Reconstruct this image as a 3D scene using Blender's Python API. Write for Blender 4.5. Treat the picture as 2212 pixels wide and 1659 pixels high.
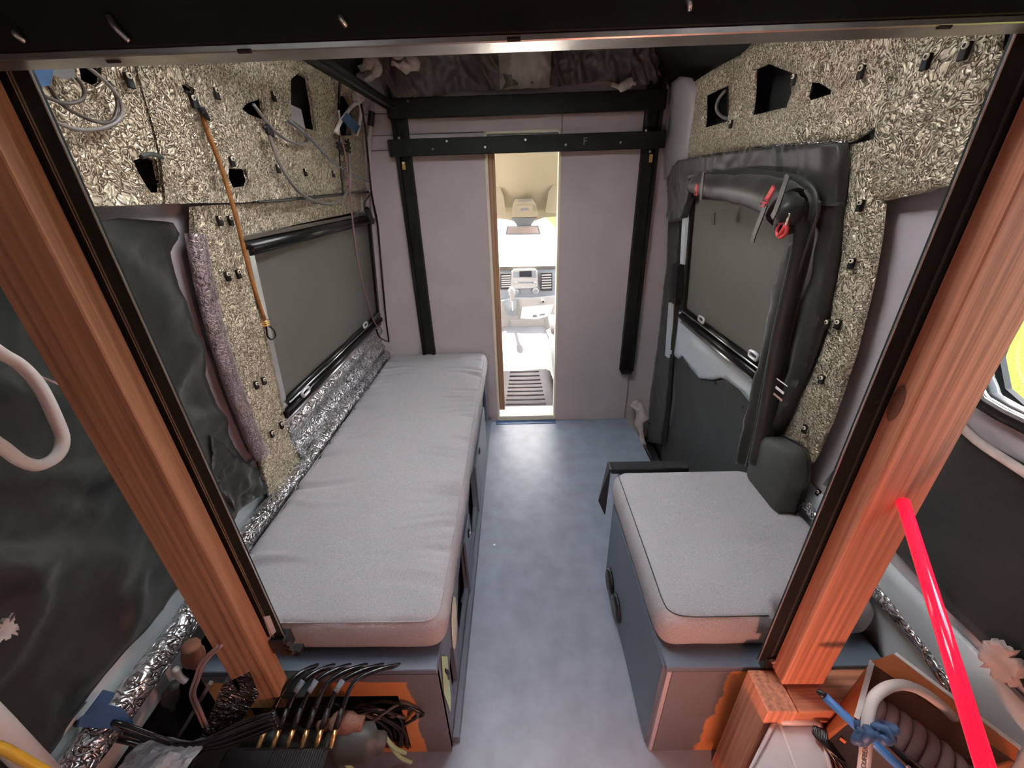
import bpy, math, random
from mathutils import Vector, Matrix, noise
from mathutils.geometry import delaunay_2d_cdt
random.seed(7)
for o in list(bpy.data.objects): bpy.data.objects.remove(o)
SC = bpy.context.scene
COL = SC.collection

# ------------------------------------------------------------------ camera, sky, lamps, exposure
W_PX, H_PX, F_PX = 2212.0, 1659.0, 871.67
PITCH, YAW, ROLL, EYE = 0.459072, -0.020193, 0.030906, Vector((0, 0, 1.43))
fwd = Vector((math.sin(YAW)*math.cos(PITCH), math.cos(YAW)*math.cos(PITCH), -math.sin(PITCH)))
rt0 = Vector((math.cos(YAW), -math.sin(YAW), 0)); dn0 = fwd.cross(rt0)
RT = rt0*math.cos(ROLL) + dn0*math.sin(ROLL); DN = -rt0*math.sin(ROLL) + dn0*math.cos(ROLL)
cam = bpy.data.cameras.new('camera'); camo = bpy.data.objects.new('camera', cam); COL.objects.link(camo)
cam.sensor_width = 36; cam.lens = F_PX/W_PX*36; cam.clip_start = .02
mw = Matrix((RT, -DN, -fwd)).transposed().to_4x4(); mw.translation = EYE
camo.matrix_world = mw; SC.camera = camo

wd = bpy.data.worlds.new('world'); SC.world = wd; wd.use_nodes = True
nt = wd.node_tree; nt.nodes.clear()
sky = nt.nodes.new('ShaderNodeTexSky'); sky.sky_type = 'NISHITA'; sky.sun_disc = False
sky.sun_elevation = math.radians(48); sky.sun_rotation = math.radians(20); sky.dust_density = 3.0; sky.air_density = 1.0
mixs = nt.nodes.new('ShaderNodeMix'); mixs.data_type = 'RGBA'; mixs.inputs['Factor'].default_value = .55
mixs.inputs['B'].default_value = (.36, .35, .335, 1)
bg = nt.nodes.new('ShaderNodeBackground'); bg.inputs['Strength'].default_value = 6.0
sk2 = nt.nodes.new('ShaderNodeVectorMath'); sk2.operation = 'SCALE'; sk2.inputs['Scale'].default_value = .09
wo = nt.nodes.new('ShaderNodeOutputWorld')
nt.links.new(sky.outputs[0], sk2.inputs[0]); nt.links.new(sk2.outputs[0], mixs.inputs['A'])
nt.links.new(mixs.outputs['Result'], bg.inputs[0]); nt.links.new(bg.outputs[0], wo.inputs[0])

sun = bpy.data.lights.new('sun', 'SUN'); sun.energy = 13; sun.angle = math.radians(1); sun.color = (1, .95, .86)
suno = bpy.data.objects.new('sun', sun); COL.objects.link(suno)
suno.rotation_euler = Vector((.12, -.34, -.93)).to_track_quat('-Z', 'Y').to_euler()
# added unseen fill light, imitates a warm reflected glow low behind the camera
lp = bpy.data.lights.new('rear_glow_fill', 'POINT'); lp.energy = 1.9; lp.color = (1, .40, .28); lp.shadow_soft_size = .03
lpo = bpy.data.objects.new('rear_glow_fill', lp); COL.objects.link(lpo); lpo.location = (.30, .05, .42)

SC.view_settings.view_transform = 'Standard'; SC.view_settings.look = 'None'
SC.view_settings.gamma = 1; SC.view_settings.use_curve_mapping = False
SC.view_settings.exposure = 2.3

# ------------------------------------------------------------------ measuring helpers (the van frame: x right, y forward, z up)
def ray(u, v): return (RT*(u-W_PX/2) + DN*(v-H_PX/2) + fwd*F_PX).normalized()
def hit(u, v, ax, val):
    d = ray(u, v); t = (val-EYE[ax])/d[ax]; return EYE + d*t
def hx(u, v, x): return hit(u, v, 0, x)
def hy(u, v, y): return hit(u, v, 1, y)
def hz(u, v, z): return hit(u, v, 2, z)
PROF = [(-.3, .86), (.35, .85), (.73, .835), (1.28, .79), (1.45, .775), (1.65, .745), (1.8, .70), (1.92, .62), (1.99, .5)]
def WX(z):
    if z <= PROF[0][0]: return PROF[0][1]
    for (a, b), (c, d) in zip(PROF, PROF[1:]):
        if z <= c: return b + (d-b)*(z-a)/(c-a)
    return PROF[-1][1]
def wall(u, v, s, off=0.0):
    d = ray(u, v); lo, hi = .05, 6.0
    for _ in range(50):
        m = (lo+hi)/2; p = EYE + d*m
        if s*p.x > WX(p.z)-off: hi = m
        else: lo = m
    p = EYE + d*lo
    return (p.y, p.z)
def WL(pts): return [wall(u, v, -1) for u, v in pts]
def WR(pts): return [wall(u, v, 1) for u, v in pts]

# ------------------------------------------------------------------ materials
MATS = {}
def mat(name, col, rough=.6, metal=0, bump=0, bscale=40, var=0, vscale=6, emit=None, estr=0, kind=None, trans=0, spec=None, sheen=0, col2=None):
    if name in MATS: return MATS[name]
    m = bpy.data.materials.new(name); m.use_nodes = True; n = m.node_tree.nodes; l = m.node_tree.links
    b = n['Principled BSDF']; b.inputs['Base Color'].default_value = (*col, 1)
    b.inputs['Roughness'].default_value = rough; b.inputs['Metallic'].default_value = metal
    if spec is not None: b.inputs['Specular IOR Level'].default_value = spec
    if trans: b.inputs['Transmission Weight'].default_value = trans
    if sheen: b.inputs['Sheen Weight'].default_value = sheen
    if emit: b.inputs['Emission Color'].default_value = (*emit, 1); b.inputs['Emission Strength'].default_value = estr
    tc = n.new('ShaderNodeTexCoord')
    def tex(kind, scale, vec=None, **kw):
        t = n.new('ShaderNodeTex'+kind); t.inputs['Scale'].default_value = scale
        for k, v in kw.items():
            if k in t.inputs: t.inputs[k].default_value = v
            else: setattr(t, k, v)
        l.new(vec if vec is not None else tc.outputs['Object'], t.inputs['Vector']); return t
    def ramp(src, stops):
        r = n.new('ShaderNodeValToRGB'); e = r.color_ramp.elements
        while len(e) < len(stops): e.new(.5)
        for i, (p, c) in enumerate(stops): e[i].position = p; e[i].color = (*c, 1)
        l.new(src, r.inputs[0]); return r
    def mapping(scale):
        mp = n.new('ShaderNodeMapping'); mp.inputs['Scale'].default_value = scale; l.new(tc.outputs['Object'], mp.inputs['Vector']); return mp.outputs[0]
    def addbump(src, strength, dist=.002):
        bp = n.new('ShaderNodeBump'); bp.inputs['Strength'].default_value = strength; bp.inputs['Distance'].default_value = dist
        l.new(src, bp.inputs['Height']); l.new(bp.outputs[0], b.inputs['Normal'])
    c2 = col2 or tuple(c*(1-var) for c in col)
    if kind in ('wood', 'woodx'):
        sx_ = (lambda a, b: (a, a, b)) if kind == 'wood' else (lambda a, b: (b, a, a))
        v1 = mapping(sx_(150, 2.2)); t1 = tex('Noise', 1.0, v1, Detail=6.0, Distortion=.4)
        w = tex('Wave', 1.0, mapping(sx_(17, .5)), Distortion=7.0, Detail=4.0); w.bands_direction = 'X' if kind == 'wood' else 'Y'
        mx = n.new('ShaderNodeMath'); mx.operation = 'ADD'; l.new(t1.outputs[0], mx.inputs[0])
        m2 = n.new('ShaderNodeMath'); m2.operation = 'MULTIPLY'; m2.inputs[1].default_value = .2; l.new(w.outputs[1], m2.inputs[0]); l.new(m2.outputs[0], mx.inputs[1])
        r = ramp(mx.outputs[0], [(.30, c2), (.55, col), (.85, tuple(min(1, c*1.35) for c in col))])
        l.new(r.outputs[0], b.inputs['Base Color']); addbump(mx.outputs[0], .35)
    elif kind == 'foil':
        t0 = tex('Noise', 9, Detail=2.0)
        mxv = n.new('ShaderNodeMix'); mxv.data_type = 'VECTOR'; mxv.inputs['Factor'].default_value = .06
        l.new(tc.outputs['Object'], mxv.inputs[4]); l.new(t0.outputs[1], mxv.inputs[5])
        v = tex('Noise', bscale, mxv.outputs[1], Detail=1.5, Distortion=1.0)
        nz = tex('Noise', bscale*.45, mxv.outputs[1], Detail=3.0, Distortion=1.5)
        sb = n.new('ShaderNodeMath'); sb.operation = 'SUBTRACT'; sb.inputs[1].default_value = .5; l.new(v.outputs[0], sb.inputs[0])
        ab = n.new('ShaderNodeMath'); ab.operation = 'ABSOLUTE'; l.new(sb.outputs[0], ab.inputs[0])
        rr = ramp(ab.outputs[0], [(0, (0, 0, 0)), (.05, (.75, .75, .75)), (.2, (1, 1, 1))])
        ad = n.new('ShaderNodeMath'); ad.operation = 'ADD'; l.new(rr.outputs[0], ad.inputs[0]); l.new(nz.outputs[0], ad.inputs[1])
        addbump(ad.outputs[0], 1.0, bump or .004)
        big = tex('Noise', 5, Detail=3.0)
        r2 = ramp(big.outputs[0], [(.3, c2), (.7, col)])
        cr_ = ramp(ab.outputs[0], [(0, (.42, .39, .35)), (.035, (.72, .7, .67)), (.09, (1, 1, 1))])  # crease lines darkened in the colour to imitate dark reflections in the folds
        mm = n.new('ShaderNodeMix'); mm.data_type = 'RGBA'; mm.blend_type = 'MULTIPLY'; mm.inputs['Factor'].default_value = 1
        l.new(r2.outputs[0], mm.inputs['A']); l.new(cr_.outputs[0], mm.inputs['B']); l.new(mm.outputs['Result'], b.inputs['Base Color'])
    elif kind == 'paint':      # painted board whose lower part was left raw: col = paint, col2 = raw plywood
        pass
    else:
        if var:
            t = tex('Noise', vscale, Detail=6.0); r = ramp(t.outputs[0], [(.32, c2), (.68, col)]); l.new(r.outputs[0], b.inputs['Base Color'])
        if bump:
            t = tex('Noise', bscale, Detail=4.0); addbump(t.outputs[0], bump)
    MATS[name] = m; return m

M = {}
M['steel_black'] = mat('black_powder_coated_steel', (.016, .019, .015), .55, 0, .15, 300, .3, 9, spec=.22)
M['steel_bare'] = mat('bare_brushed_steel', (.62, .58, .5), .32, .9, .25, 60, .35, 14)
M['wood'] = mat('sawn_timber', (.46, .22, .11), .62, kind='wood', col2=(.25, .105, .05))
M['wood_red'] = mat('orange_timber', (.62, .26, .15), .62, kind='wood', col2=(.40, .14, .075))
M['wood_x'] = mat('orange_timber_lengthwise', (.50, .20, .105), .62, kind='woodx', col2=(.30, .10, .05))
M['ply'] = mat('raw_plywood', (.68, .30, .11), .6, 0, .1, 60, .2, 7)
M['foil'] = mat('crinkled_foil_insulation', (1.0, .88, .65), .27, .45, .010, 100, .15, kind='foil')
M['foilp'] = mat('dull_purple_foil', (.50, .42, .42), .38, .55, .004, 120, .25, kind='foil')
M['foil2'] = mat('glossy_foil_wrap', (.82, .83, .84), .22, .92, .006, 48, .2, kind='foil')
M['van'] = mat('painted_van_metal', (.50, .46, .48), .35, 0, .03, 8, .12, 3)
M['vanw'] = mat('white_van_metal', (.62, .68, .69), .3, 0, .03, 8, .08, 3)
M['bulk'] = mat('mauve_wall_cloth', (.53, .465, .455), .75, 0, .12, 500, .1, 5)
M['dark'] = mat('dark_cavity_metal', (.02, .021, .018), .7, 0, 0, 1, .3, 5)
M['floor'] = mat('blue_grey_floor_paint', (.285, .335, .405), .40, 0, .10, 60, .20, 14)
M['grit'] = mat('black_grit_tread', (.02, .02, .02), .8, 0, .8, 500, .4, 300)
M['cush'] = mat('heathered_grey_upholstery', (.50, .485, .49), .95, 0, .45, 650, .32, 420)
M['paint'] = mat('slate_blue_board_paint', (.15, .185, .23), .45, 0, .08, 50, .15, 5)
M['blackf'] = mat('black_quilted_fabric', (.019, .021, .016), .5, 0, .25, 90, .35, 6, sheen=.15)
M['olive'] = mat('dark_olive_nylon', (.026, .023, .016), .45, 0, .15, 60, .25, 5, sheen=.2)
M['battf'] = mat('shiny_black_batt_skin', (.16, .155, .135), .42, 0, .3, 60, .3, 8)
M['battg'] = mat('grey_batt_flap', (.36, .34, .29), .5, 0, .3, 60, .2, 8)
M['blind'] = mat('charcoal_screen_fabric', (.135, .128, .105), .55, 0, .05, 600, .06, 3)
M['alu_black'] = mat('black_anodised_rail', (.014, .014, .013), .28, .3)
M['alu'] = mat('pale_aluminium_rail', (.62, .63, .62), .25, .85)
M['clear'] = mat('clear_plastic_clip', (.62, .65, .66), .18, 0, trans=.35)
M['plast'] = mat('black_plastic', (.016, .016, .016), .35)
M['padg'] = mat('grey_vinyl_pad', (.065, .068, .060), .5, 0, .1, 200, .1, 8)
M['blackcable'] = mat('black_cable_jacket', (.012, .012, .013), .22)
M['whitecable'] = mat('white_cable_jacket', (.68, .63, .58), .4)
M['greycable'] = mat('grey_cable_jacket', (.20, .185, .17), .4)
M['browncable'] = mat('brown_cable_jacket', (.09, .075, .06), .45)
M['yellow'] = mat('yellow_cable_jacket', (.72, .42, .03), .4)
M['green'] = mat('pale_green_wire', (.36, .55, .30), .4)
M['tape'] = mat('blue_masking_tape', (.055, .13, .27), .55, 0, .3, 60, .35, 14)
M['bluerod'] = mat('blue_plastic_rod', (.06, .22, .55), .4)
M['red'] = mat('red_webbing', (.55, .045, .05), .5)
M['rod'] = mat('red_rod_added_glow', (.8, .01, .03), .12, emit=(1, .012, .055), estr=.18)  # plain red plastic, emission added to imitate its lit look and pink glow
M['copper'] = mat('brass_terminal', (.8, .5, .2), .3, .9)
M['beige'] = mat('beige_headliner', (.34, .29, .20), .8, 0, .06, 300, .05, 4)
M['dash'] = mat('grey_dashboard_plastic', (.20, .21, .225), .5, 0, .1, 200, .15, 10)
M['dashl'] = mat('pale_console_plastic', (.34, .325, .30), .5)
M['screen'] = mat('display_glass', (.03, .03, .035), .12)
M['rubber'] = mat('grey_rubber_mat', (.20, .19, .19), .7, 0, .2, 120, .15, 10)
M['rubberd'] = mat('dark_mat_groove', (.07, .068, .074), .7)
M['trimw'] = mat('pale_painted_trim', (.74, .68, .52), .5)
M['jamb'] = mat('brown_wood_jamb', (.33, .19, .11), .6, kind='wood', col2=(.22, .12, .06))
M['card'] = mat('orange_cardboard', (.60, .17, .05), .75, 0, .1, 30, .2, 8)
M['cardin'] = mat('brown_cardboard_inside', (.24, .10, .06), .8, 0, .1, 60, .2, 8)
M['cardblk'] = mat('black_printed_cardboard', (.018, .016, .016), .6)
M['white'] = mat('white_print', (.75, .73, .7), .6)
M['tub'] = mat('white_translucent_tub', (.66, .60, .58), .35)
M['coil'] = mat('wrapped_cable_coil', (.26, .15, .14), .55, 0, .2, 60, .2, 20)
M['bungee'] = mat('orange_braided_bungee', (.36, .14, .025), .7, 0, .6, 500, .45, 500)
M['cordb'] = mat('blue_white_braid', (.28, .33, .38), .7, 0, .4, 500, .7, 330)
M['cordr'] = mat('red_white_braid', (.42, .22, .22), .7, 0, .4, 500, .8, 330)
M['foam'] = mat('crumbly_white_foam', (.62, .55, .50), .9, 0, .8, 70, .3, 30)
M['grass'] = mat('sunlit_grass', (.050, .062, .014), .9, 0, .3, 30, .55, 30, spec=0)
M['tarmac'] = mat('pale_ground', (.46, .43, .40), .9, 0, .2, 30, .3, 12)
mk = bpy.data.materials.new('milky_added_vent_plastic'); mk.use_nodes = True; mk.node_tree.nodes.clear()
t_ = mk.node_tree.nodes.new('ShaderNodeBsdfTranslucent'); t_.inputs[0].default_value = (.80, .81, .84, 1); o_ = mk.node_tree.nodes.new('ShaderNodeOutputMaterial'); mk.node_tree.links.new(t_.outputs[0], o_.inputs[0]); M['milky'] = mk
gm = bpy.data.materials.new('thin_window_glass'); gm.use_nodes = True; gn = gm.node_tree; gn.nodes.clear()
ga, gb, gc, gd = (gn.nodes.new(k) for k in ('ShaderNodeBsdfTransparent', 'ShaderNodeBsdfGlossy', 'ShaderNodeMixShader', 'ShaderNodeOutputMaterial'))
gb.inputs['Roughness'].default_value = .02; gc.inputs[0].default_value = .05
gn.links.new(ga.outputs[0], gc.inputs[1]); gn.links.new(gb.outputs[0], gc.inputs[2]); gn.links.new(gc.outputs[0], gd.inputs[0]); M['glass'] = gm
M['greenp'] = mat('pale_green_sun_patch', (.50, .74, .40), .5)
M['cream'] = mat('cream_sun_patch', (.80, .80, .62), .5)
M['cord_black'] = mat('black_elastic', (.02, .02, .02), .6)
M['pink'] = mat('pinkish_grey_wire', (.42, .26, .24), .5)
M['mesh'] = mat('copper_mesh', (.42, .22, .16), .5, .4, 1.0, 600, .5, 500)

def painted(name, axis_expr):
    """slate board paint brushed over raw plywood, the edge of the brushing left ragged"""
    m = bpy.data.materials.new(name); m.use_nodes = True; n = m.node_tree.nodes; l = m.node_tree.links; b = n['Principled BSDF']
    g = n.new('ShaderNodeNewGeometry'); s = n.new('ShaderNodeSeparateXYZ'); l.new(g.outputs['Position'], s.inputs[0])
    t = n.new('ShaderNodeTexNoise'); t.inputs['Scale'].default_value = 14; t.inputs['Detail'].default_value = 6; l.new(g.outputs['Position'], t.inputs['Vector'])
    def math_(op, a, bb):
        k = n.new('ShaderNodeMath'); k.operation = op
        for i, q in enumerate((a, bb)):
            if isinstance(q, (int, float)): k.inputs[i].default_value = q
            else: l.new(q, k.inputs[i])
        return k.outputs[0]
    f = axis_expr(s, math_, t)
    r = n.new('ShaderNodeValToRGB'); r.color_ramp.elements[0].position = .47; r.color_ramp.elements[1].position = .53
    r.color_ramp.elements[0].color = (.70, .29, .10, 1); r.color_ramp.elements[1].color = (.17, .165, .18, 1)
    l.new(f, r.inputs[0]); l.new(r.outputs[0], b.inputs['Base Color']); b.inputs['Roughness'].default_value = .55
    return m
# left bench front: paint along the top and the aisle edge
M['paintL'] = painted('slate_paint_over_plywood', lambda s, m, t: m('ADD', .5, m('MULTIPLY', 14, m('MAXIMUM', m('SUBTRACT', m('ADD', s.outputs['Z'], m('MULTIPLY', .03, t.outputs[0])), .362), m('SUBTRACT', m('ADD', s.outputs['X'], m('MULTIPLY', .05, t.outputs[0])), -.262)))))
# right bench front: paint on the aisle side, fading to raw wood
M['paintR'] = painted('slate_paint_over_plywood_right', lambda s, m, t: m('ADD', .5, m('MULTIPLY', 9, m('MAXIMUM', m('SUBTRACT', m('ADD', .425, m('MULTIPLY', .07, t.outputs[0])), m('ADD', s.outputs['X'], m('MULTIPLY', -.09, s.outputs['Z']))), m('SUBTRACT', s.outputs['Z'], .383)))))

# ------------------------------------------------------------------ mesh builders
class MB:
    def __init__(s): s.v = []; s.f = []
    def add(s, verts, faces):
        o = len(s.v); s.v += [tuple(p) for p in verts]; s.f += [tuple(i+o for i in f) for f in faces]; return s
    def box(s, x0, x1, y0, y1, z0, z1, c=0.0):
        if c <= 0:
            return s.add([(x, y, z) for z in (z0, z1) for x, y in ((x0, y0), (x1, y0), (x1, y1), (x0, y1))],
                         [(3, 2, 1, 0), (4, 5, 6, 7), (0, 1, 5, 4), (1, 2, 6, 5), (2, 3, 7, 6), (3, 0, 4, 7)])
        c = min(c, (x1-x0)*.3, (y1-y0)*.3, (z1-z0)*.3); vs = []; fs = []
        for z, i in ((z0, c), (z0+c, 0), (z1-c, 0), (z1, c)):
            k = i+c*.6
            vs += [(x0+k, y0+i, z), (x1-k, y0+i, z), (x1-i, y0+k, z), (x1-i, y1-k, z), (x1-k, y1-i, z), (x0+k, y1-i, z), (x0+i, y1-k, z), (x0+i, y0+k, z)]
        for k in range(3):
            for i in range(8):
                j = (i+1) % 8; fs.append((k*8+i, k*8+j, k*8+8+j, k*8+8+i))
        fs.append(tuple(range(7, -1, -1))); fs.append(tuple(range(24, 32)))
        return s.add(vs, fs)
    def obb(s, p, q, w, h, up=(0, 0, 1), c=0):
        """a bar from p to q, w across, h along up"""
        p = Vector(p); q = Vector(q); d = (q-p).normalized(); u = Vector(up); a = d.cross(u).normalized(); u = a.cross(d).normalized()
        vs = []
        for e in (p, q):
            for i, j in ((-1, -1), (1, -1), (1, 1), (-1, 1)): vs.append(e + a*(i*w/2) + u*(j*h/2))
        return s.add(vs, [(3, 2, 1, 0), (4, 5, 6, 7), (0, 1, 5, 4), (1, 2, 6, 5), (2, 3, 7, 6), (3, 0, 4, 7)])
    def tube(s, pts, r, seg=8, sub=5, caps=True, closed=False, ell=None):
        P = [Vector(p) for p in pts]
        if sub > 1 and len(P) > 2:
            Q = []
            for i in range(len(P)-1):
                p0 = P[max(i-1, 0)]; p1 = P[i]; p2 = P[i+1]; p3 = P[min(i+2, len(P)-1)]
                for k in range(sub):
                    t = k/sub
                    Q.append(.5*((2*p1) + (p2-p0)*t + (2*p0-5*p1+4*p2-p3)*t*t + (3*p1-p0-3*p2+p3)*t*t*t))
            Q.append(P[-1]); P = Q
        n = len(P); rs = r if isinstance(r, (list, tuple)) else [r]*n
        if len(rs) != n: rs = [rs[0] + (rs[-1]-rs[0])*i/(n-1) for i in range(n)] if len(rs) == 2 else [rs[min(len(rs)-1, int(i*len(rs)/n))] for i in range(n)]
        vs = []; fs = []; ref = None
        for i, p in enumerate(P):
            d = (P[min(i+1, n-1)] - P[max(i-1, 0)])
            d = d.normalized() if d.length > 1e-9 else Vector((0, 0, 1))
            if ref is None:
                ref = Vector((0, 0, 1)) if abs(d.z) < .9 else Vector((1, 0, 0))
            a = d.cross(ref).normalized(); b = a.cross(d).normalized(); ref = b
            for k in range(seg):
                t = 2*math.pi*k/seg; ea, eb = (ell or (1, 1))
                vs.append(p + (a*math.cos(t)*ea + b*math.sin(t)*eb)*rs[i])
        for i in range(n-1):
            for k in range(seg):
                fs.append((i*seg+k, i*seg+(k+1) % seg, (i+1)*seg+(k+1) % seg, (i+1)*seg+k))
        if caps: fs.append(tuple(range(seg-1, -1, -1))); fs.append(tuple((n-1)*seg+k for k in range(seg)))
        return s.add(vs, fs)
    def disc(s, c, nrm, r, h, seg=12):
        c = Vector(c); nrm = Vector(nrm).normalized(); return s.tube([c, c+nrm*h], r, seg, 1)
    def prism(s, poly, d):
        """poly: 3D points of a flat outline, extruded by vector d"""
        n = len(poly); P = [Vector(p) for p in poly]; d = Vector(d)
        return s.add(P + [p+d for p in P], [tuple(range(n-1, -1, -1)), tuple(range(n, 2*n))] + [(i, (i+1) % n, n+(i+1) % n, n+i) for i in range(n)])

def place(o, parent, kind=None):
    COL.objects.link(o)
    if parent is not None:
        o.parent = parent; w = Vector((0, 0, 0)); p = parent
        while p is not None: w += p.location; p = p.parent
        o.location = -w
    return o
def obj(name, mb, material, parent=None, smooth=False, label=None):
    me = bpy.data.meshes.new(name)
    me.from_pydata(mb.v, [], mb.f); me.validate(); me.update()
    if smooth:
        for p in me.polygons: p.use_smooth = True
    if isinstance(material, str): material = M[material]
    me.materials.append(material)
    o = bpy.data.objects.new(name, me)
    if parent is None:
        xs, ys, zs = zip(*mb.v); c = Vector(((min(xs)+max(xs))/2, (min(ys)+max(ys))/2, min(zs)))
        me.transform(Matrix.Translation(-c)); COL.objects.link(o); o.location = c
    else: place(o, parent)
    if label: o['label'] = label
    return o
def tag(o, label, cat, group=None, kind=None):
    o['label'] = label; o['category'] = cat
    if group: o['group'] = group
    if kind: o['kind'] = kind
    return o
def thing(name, label, cat, loc, group=None):
    o = bpy.data.objects.new(name, None); COL.objects.link(o); o.location = loc; o.empty_display_size = .05
    return tag(o, label, cat, group)
def struct(o, label=None):
    o['kind'] = 'structure'
    if label: o['label'] = label
    return o
def structure(name, loc=(0, 0, 0), label=None):
    o = bpy.data.objects.new(name, None); COL.objects.link(o); o.location = loc; return struct(o, label)

def inside(p, poly):
    x, y = p; r = False; j = len(poly)-1
    for i in range(len(poly)):
        xi, yi = poly[i]; xj, yj = poly[j]
        if (yi > y) != (yj > y) and x < (xj-xi)*(y-yi)/(yj-yi)+xi: r = not r
        j = i
    return r
def edist(p, poly):
    best = 9; px, py = p
    for i in range(len(poly)):
        ax, ay = poly[i-1]; bx, by = poly[i]; dx, dy = bx-ax, by-ay; L = dx*dx+dy*dy or 1e-12
        t = max(0, min(1, ((px-ax)*dx+(py-ay)*dy)/L)); best = min(best, math.hypot(px-ax-dx*t, py-ay-dy*t))
    return best
def area2(poly): return sum(poly[i-1][0]*poly[i][1]-poly[i][0]*poly[i-1][1] for i in range(len(poly)))
def fill(poly, holes, sa, sb):
    """triangulated area between an outline and its holes; returns points, triangles, boundary loops"""
    loops = []; pts = []; edges = []
    for lp_ in [poly]+holes:
        if (area2(lp_) > 0) != (lp_ is poly): lp_ = lp_[::-1]
        q = []
        for i in range(len(lp_)):
            a = lp_[i-1]; b = lp_[i]; k = max(1, int(math.hypot((b[0]-a[0])/sa, (b[1]-a[1])/sb)))
            q += [(a[0]+(b[0]-a[0])*j/k, a[1]+(b[1]-a[1])*j/k) for j in range(k)]
        o = len(pts); pts += q; edges += [(o+i, o+(i+1) % len(q)) for i in range(len(q))]
    nb = len(pts); x0 = min(p[0] for p in poly); x1 = max(p[0] for p in poly); y0 = min(p[1] for p in poly); y1 = max(p[1] for p in poly)
    m = min(sa, sb)*.45
    for i in range(int((x1-x0)/sa)+1):
        for j in range(int((y1-y0)/sb)+1):
            p = (x0+sa*(i+.5+.07*math.sin(j*9.1)), y0+sb*(j+.5+.07*math.sin(i*7.3)))
            if inside(p, poly) and edist(p, poly) > m and all(not inside(p, h) and edist(p, h) > m for h in holes): pts.append(p)
    V, E, F, *_ = delaunay_2d_cdt([Vector(p) for p in pts], edges, [], 0, 1e-6)
    P = [(v.x, v.y) for v in V]; T = []
    for f in F:
        c = (sum(P[i][0] for i in f)/3, sum(P[i][1] for i in f)/3)
        if inside(c, poly) and not any(inside(c, h) for h in holes): T.append(tuple(f))
    cnt = {}
    for f in T:
        for i in range(3):
            a, b = f[i], f[(i+1) % 3]; cnt[(a, b)] = 1
    B = [e for e in cnt if (e[1], e[0]) not in cnt]
    return P, T, B
def wallsheet(poly, s, off=0.0, holes=(), step=.03, thick=.008, disp=None, stepb=None, xfun=None):
    """a sheet following the curved side wall; off = distance proud of the wall line"""
    P, T, B = fill(list(poly), [list(h) for h in holes], step, stepb or step)
    xf = xfun or WX
    mb = MB(); d = disp or (lambda y, z: 0)
    top = [(s*(xf(z)-off-d(y, z)), y, z) for y, z in P]; n = len(top)
    bot = [(s*(xf(z)-off+thick), y, z) for y, z in P]
    fl = T if s < 0 else [f[::-1] for f in T]
    mb.v = top+bot; mb.f = list(fl)+[(a, b, b+n, a+n) for a, b in B]
    return mb
def wr(amp, f, seed=0.0, ay=1.0, az=1.0):
    def g(y, z):
        p = Vector((y*f*ay+seed, z*f*az, seed*1.7))
        return amp*(noise.noise(p) + .5*noise.noise(p*2.3) + .6*(1-abs(noise.noise(p*1.3+Vector((3, 1, 7)))*2))**3)
    return g
def crumple(amp, f, seed=0.0): return wr(amp, f, seed)

# ================================================================== THE SETTING
YB = 2.338     # the cab bulkhead
YR = -.85      # unseen rear doors put in behind the camera

# ---- ground outside
g = MB(); g.add([(-30, -30, -.62), (2, -30, -.62), (2, 40, -.62), (-30, 40, -.62)], [(0, 1, 2, 3)]); struct(obj('ground', g, 'tarmac'), 'pale ground outside the van')
g = MB(); g.add([(2, -30, -.62), (40, -30, -.62), (40, 40, -.62), (2, 40, -.62)], [(0, 1, 2, 3)]); struct(obj('lawn', g, 'grass'), 'bright green grass outside the van window')

# ---- floor
g = MB(); fl = [(-.96, YR), (.96, YR), (.96, 1.14), (.735, 1.14), (.735, 2.15), (.70, YB+.02), (-.96, YB+.02)]
g.prism([(x, y, -.05) for x, y in fl], (0, 0, .05)); struct(obj('floor', g, 'floor'), 'blue grey painted van floor')
# step well beside the sliding door
g = MB(); g.box(.70, .99, 1.12, 2.42, -.20, -.17); g.box(.70, .735, 1.12, 2.33, -.18, -.052)
stepw = obj('step_well', g, 'dark'); struct(stepw, 'black step well inside the sliding door')
g = MB(); g.box(.735, .86, 1.14, 2.2, -.17, -.12, .01); obj('tread', g, 'grit', stepw)
g = MB(); g.obb((.80, 2.2, -.115), (.83, 1.2, -.115), .012, .02); obj('door_rail', g, 'alu', stepw)

# ---- roof
VX0, VX1, VY0, VY1 = -.34, .18, .76, 1.36  # unseen roof vent, added to bring more daylight into the room
P, T, B = None, None, None
g = MB(); g.box(-.72, VX0, YR, 2.5, 1.99, 2.02); g.box(VX1, .72, YR, 2.5, 1.99, 2.02); g.box(VX0, VX1, YR, VY0, 1.99, 2.02); g.box(VX0, VX1, VY1, 2.5, 1.99, 2.02)
roof = obj('ceiling', g, 'dark'); struct(roof, 'dark van roof skin')
g = MB(); g.box(VX0-.02, VX0, VY0-.02, VY1+.02, 1.97, 2.05); g.box(VX1, VX1+.02, VY0-.02, VY1+.02, 1.97, 2.05); g.box(VX0, VX1, VY0-.02, VY0, 1.97, 2.05); g.box(VX0, VX1, VY1, VY1+.02, 1.97, 2.05)
obj('added_vent_frame', g, 'white', roof, label='white frame of the added roof vent')
g = MB(); g.box(VX0-.03, VX1+.03, VY0-.03, VY1+.03, 2.055, 2.059); obj('added_vent_lid', g, 'milky', roof, label='milky plastic lid of the added roof vent')

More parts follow.
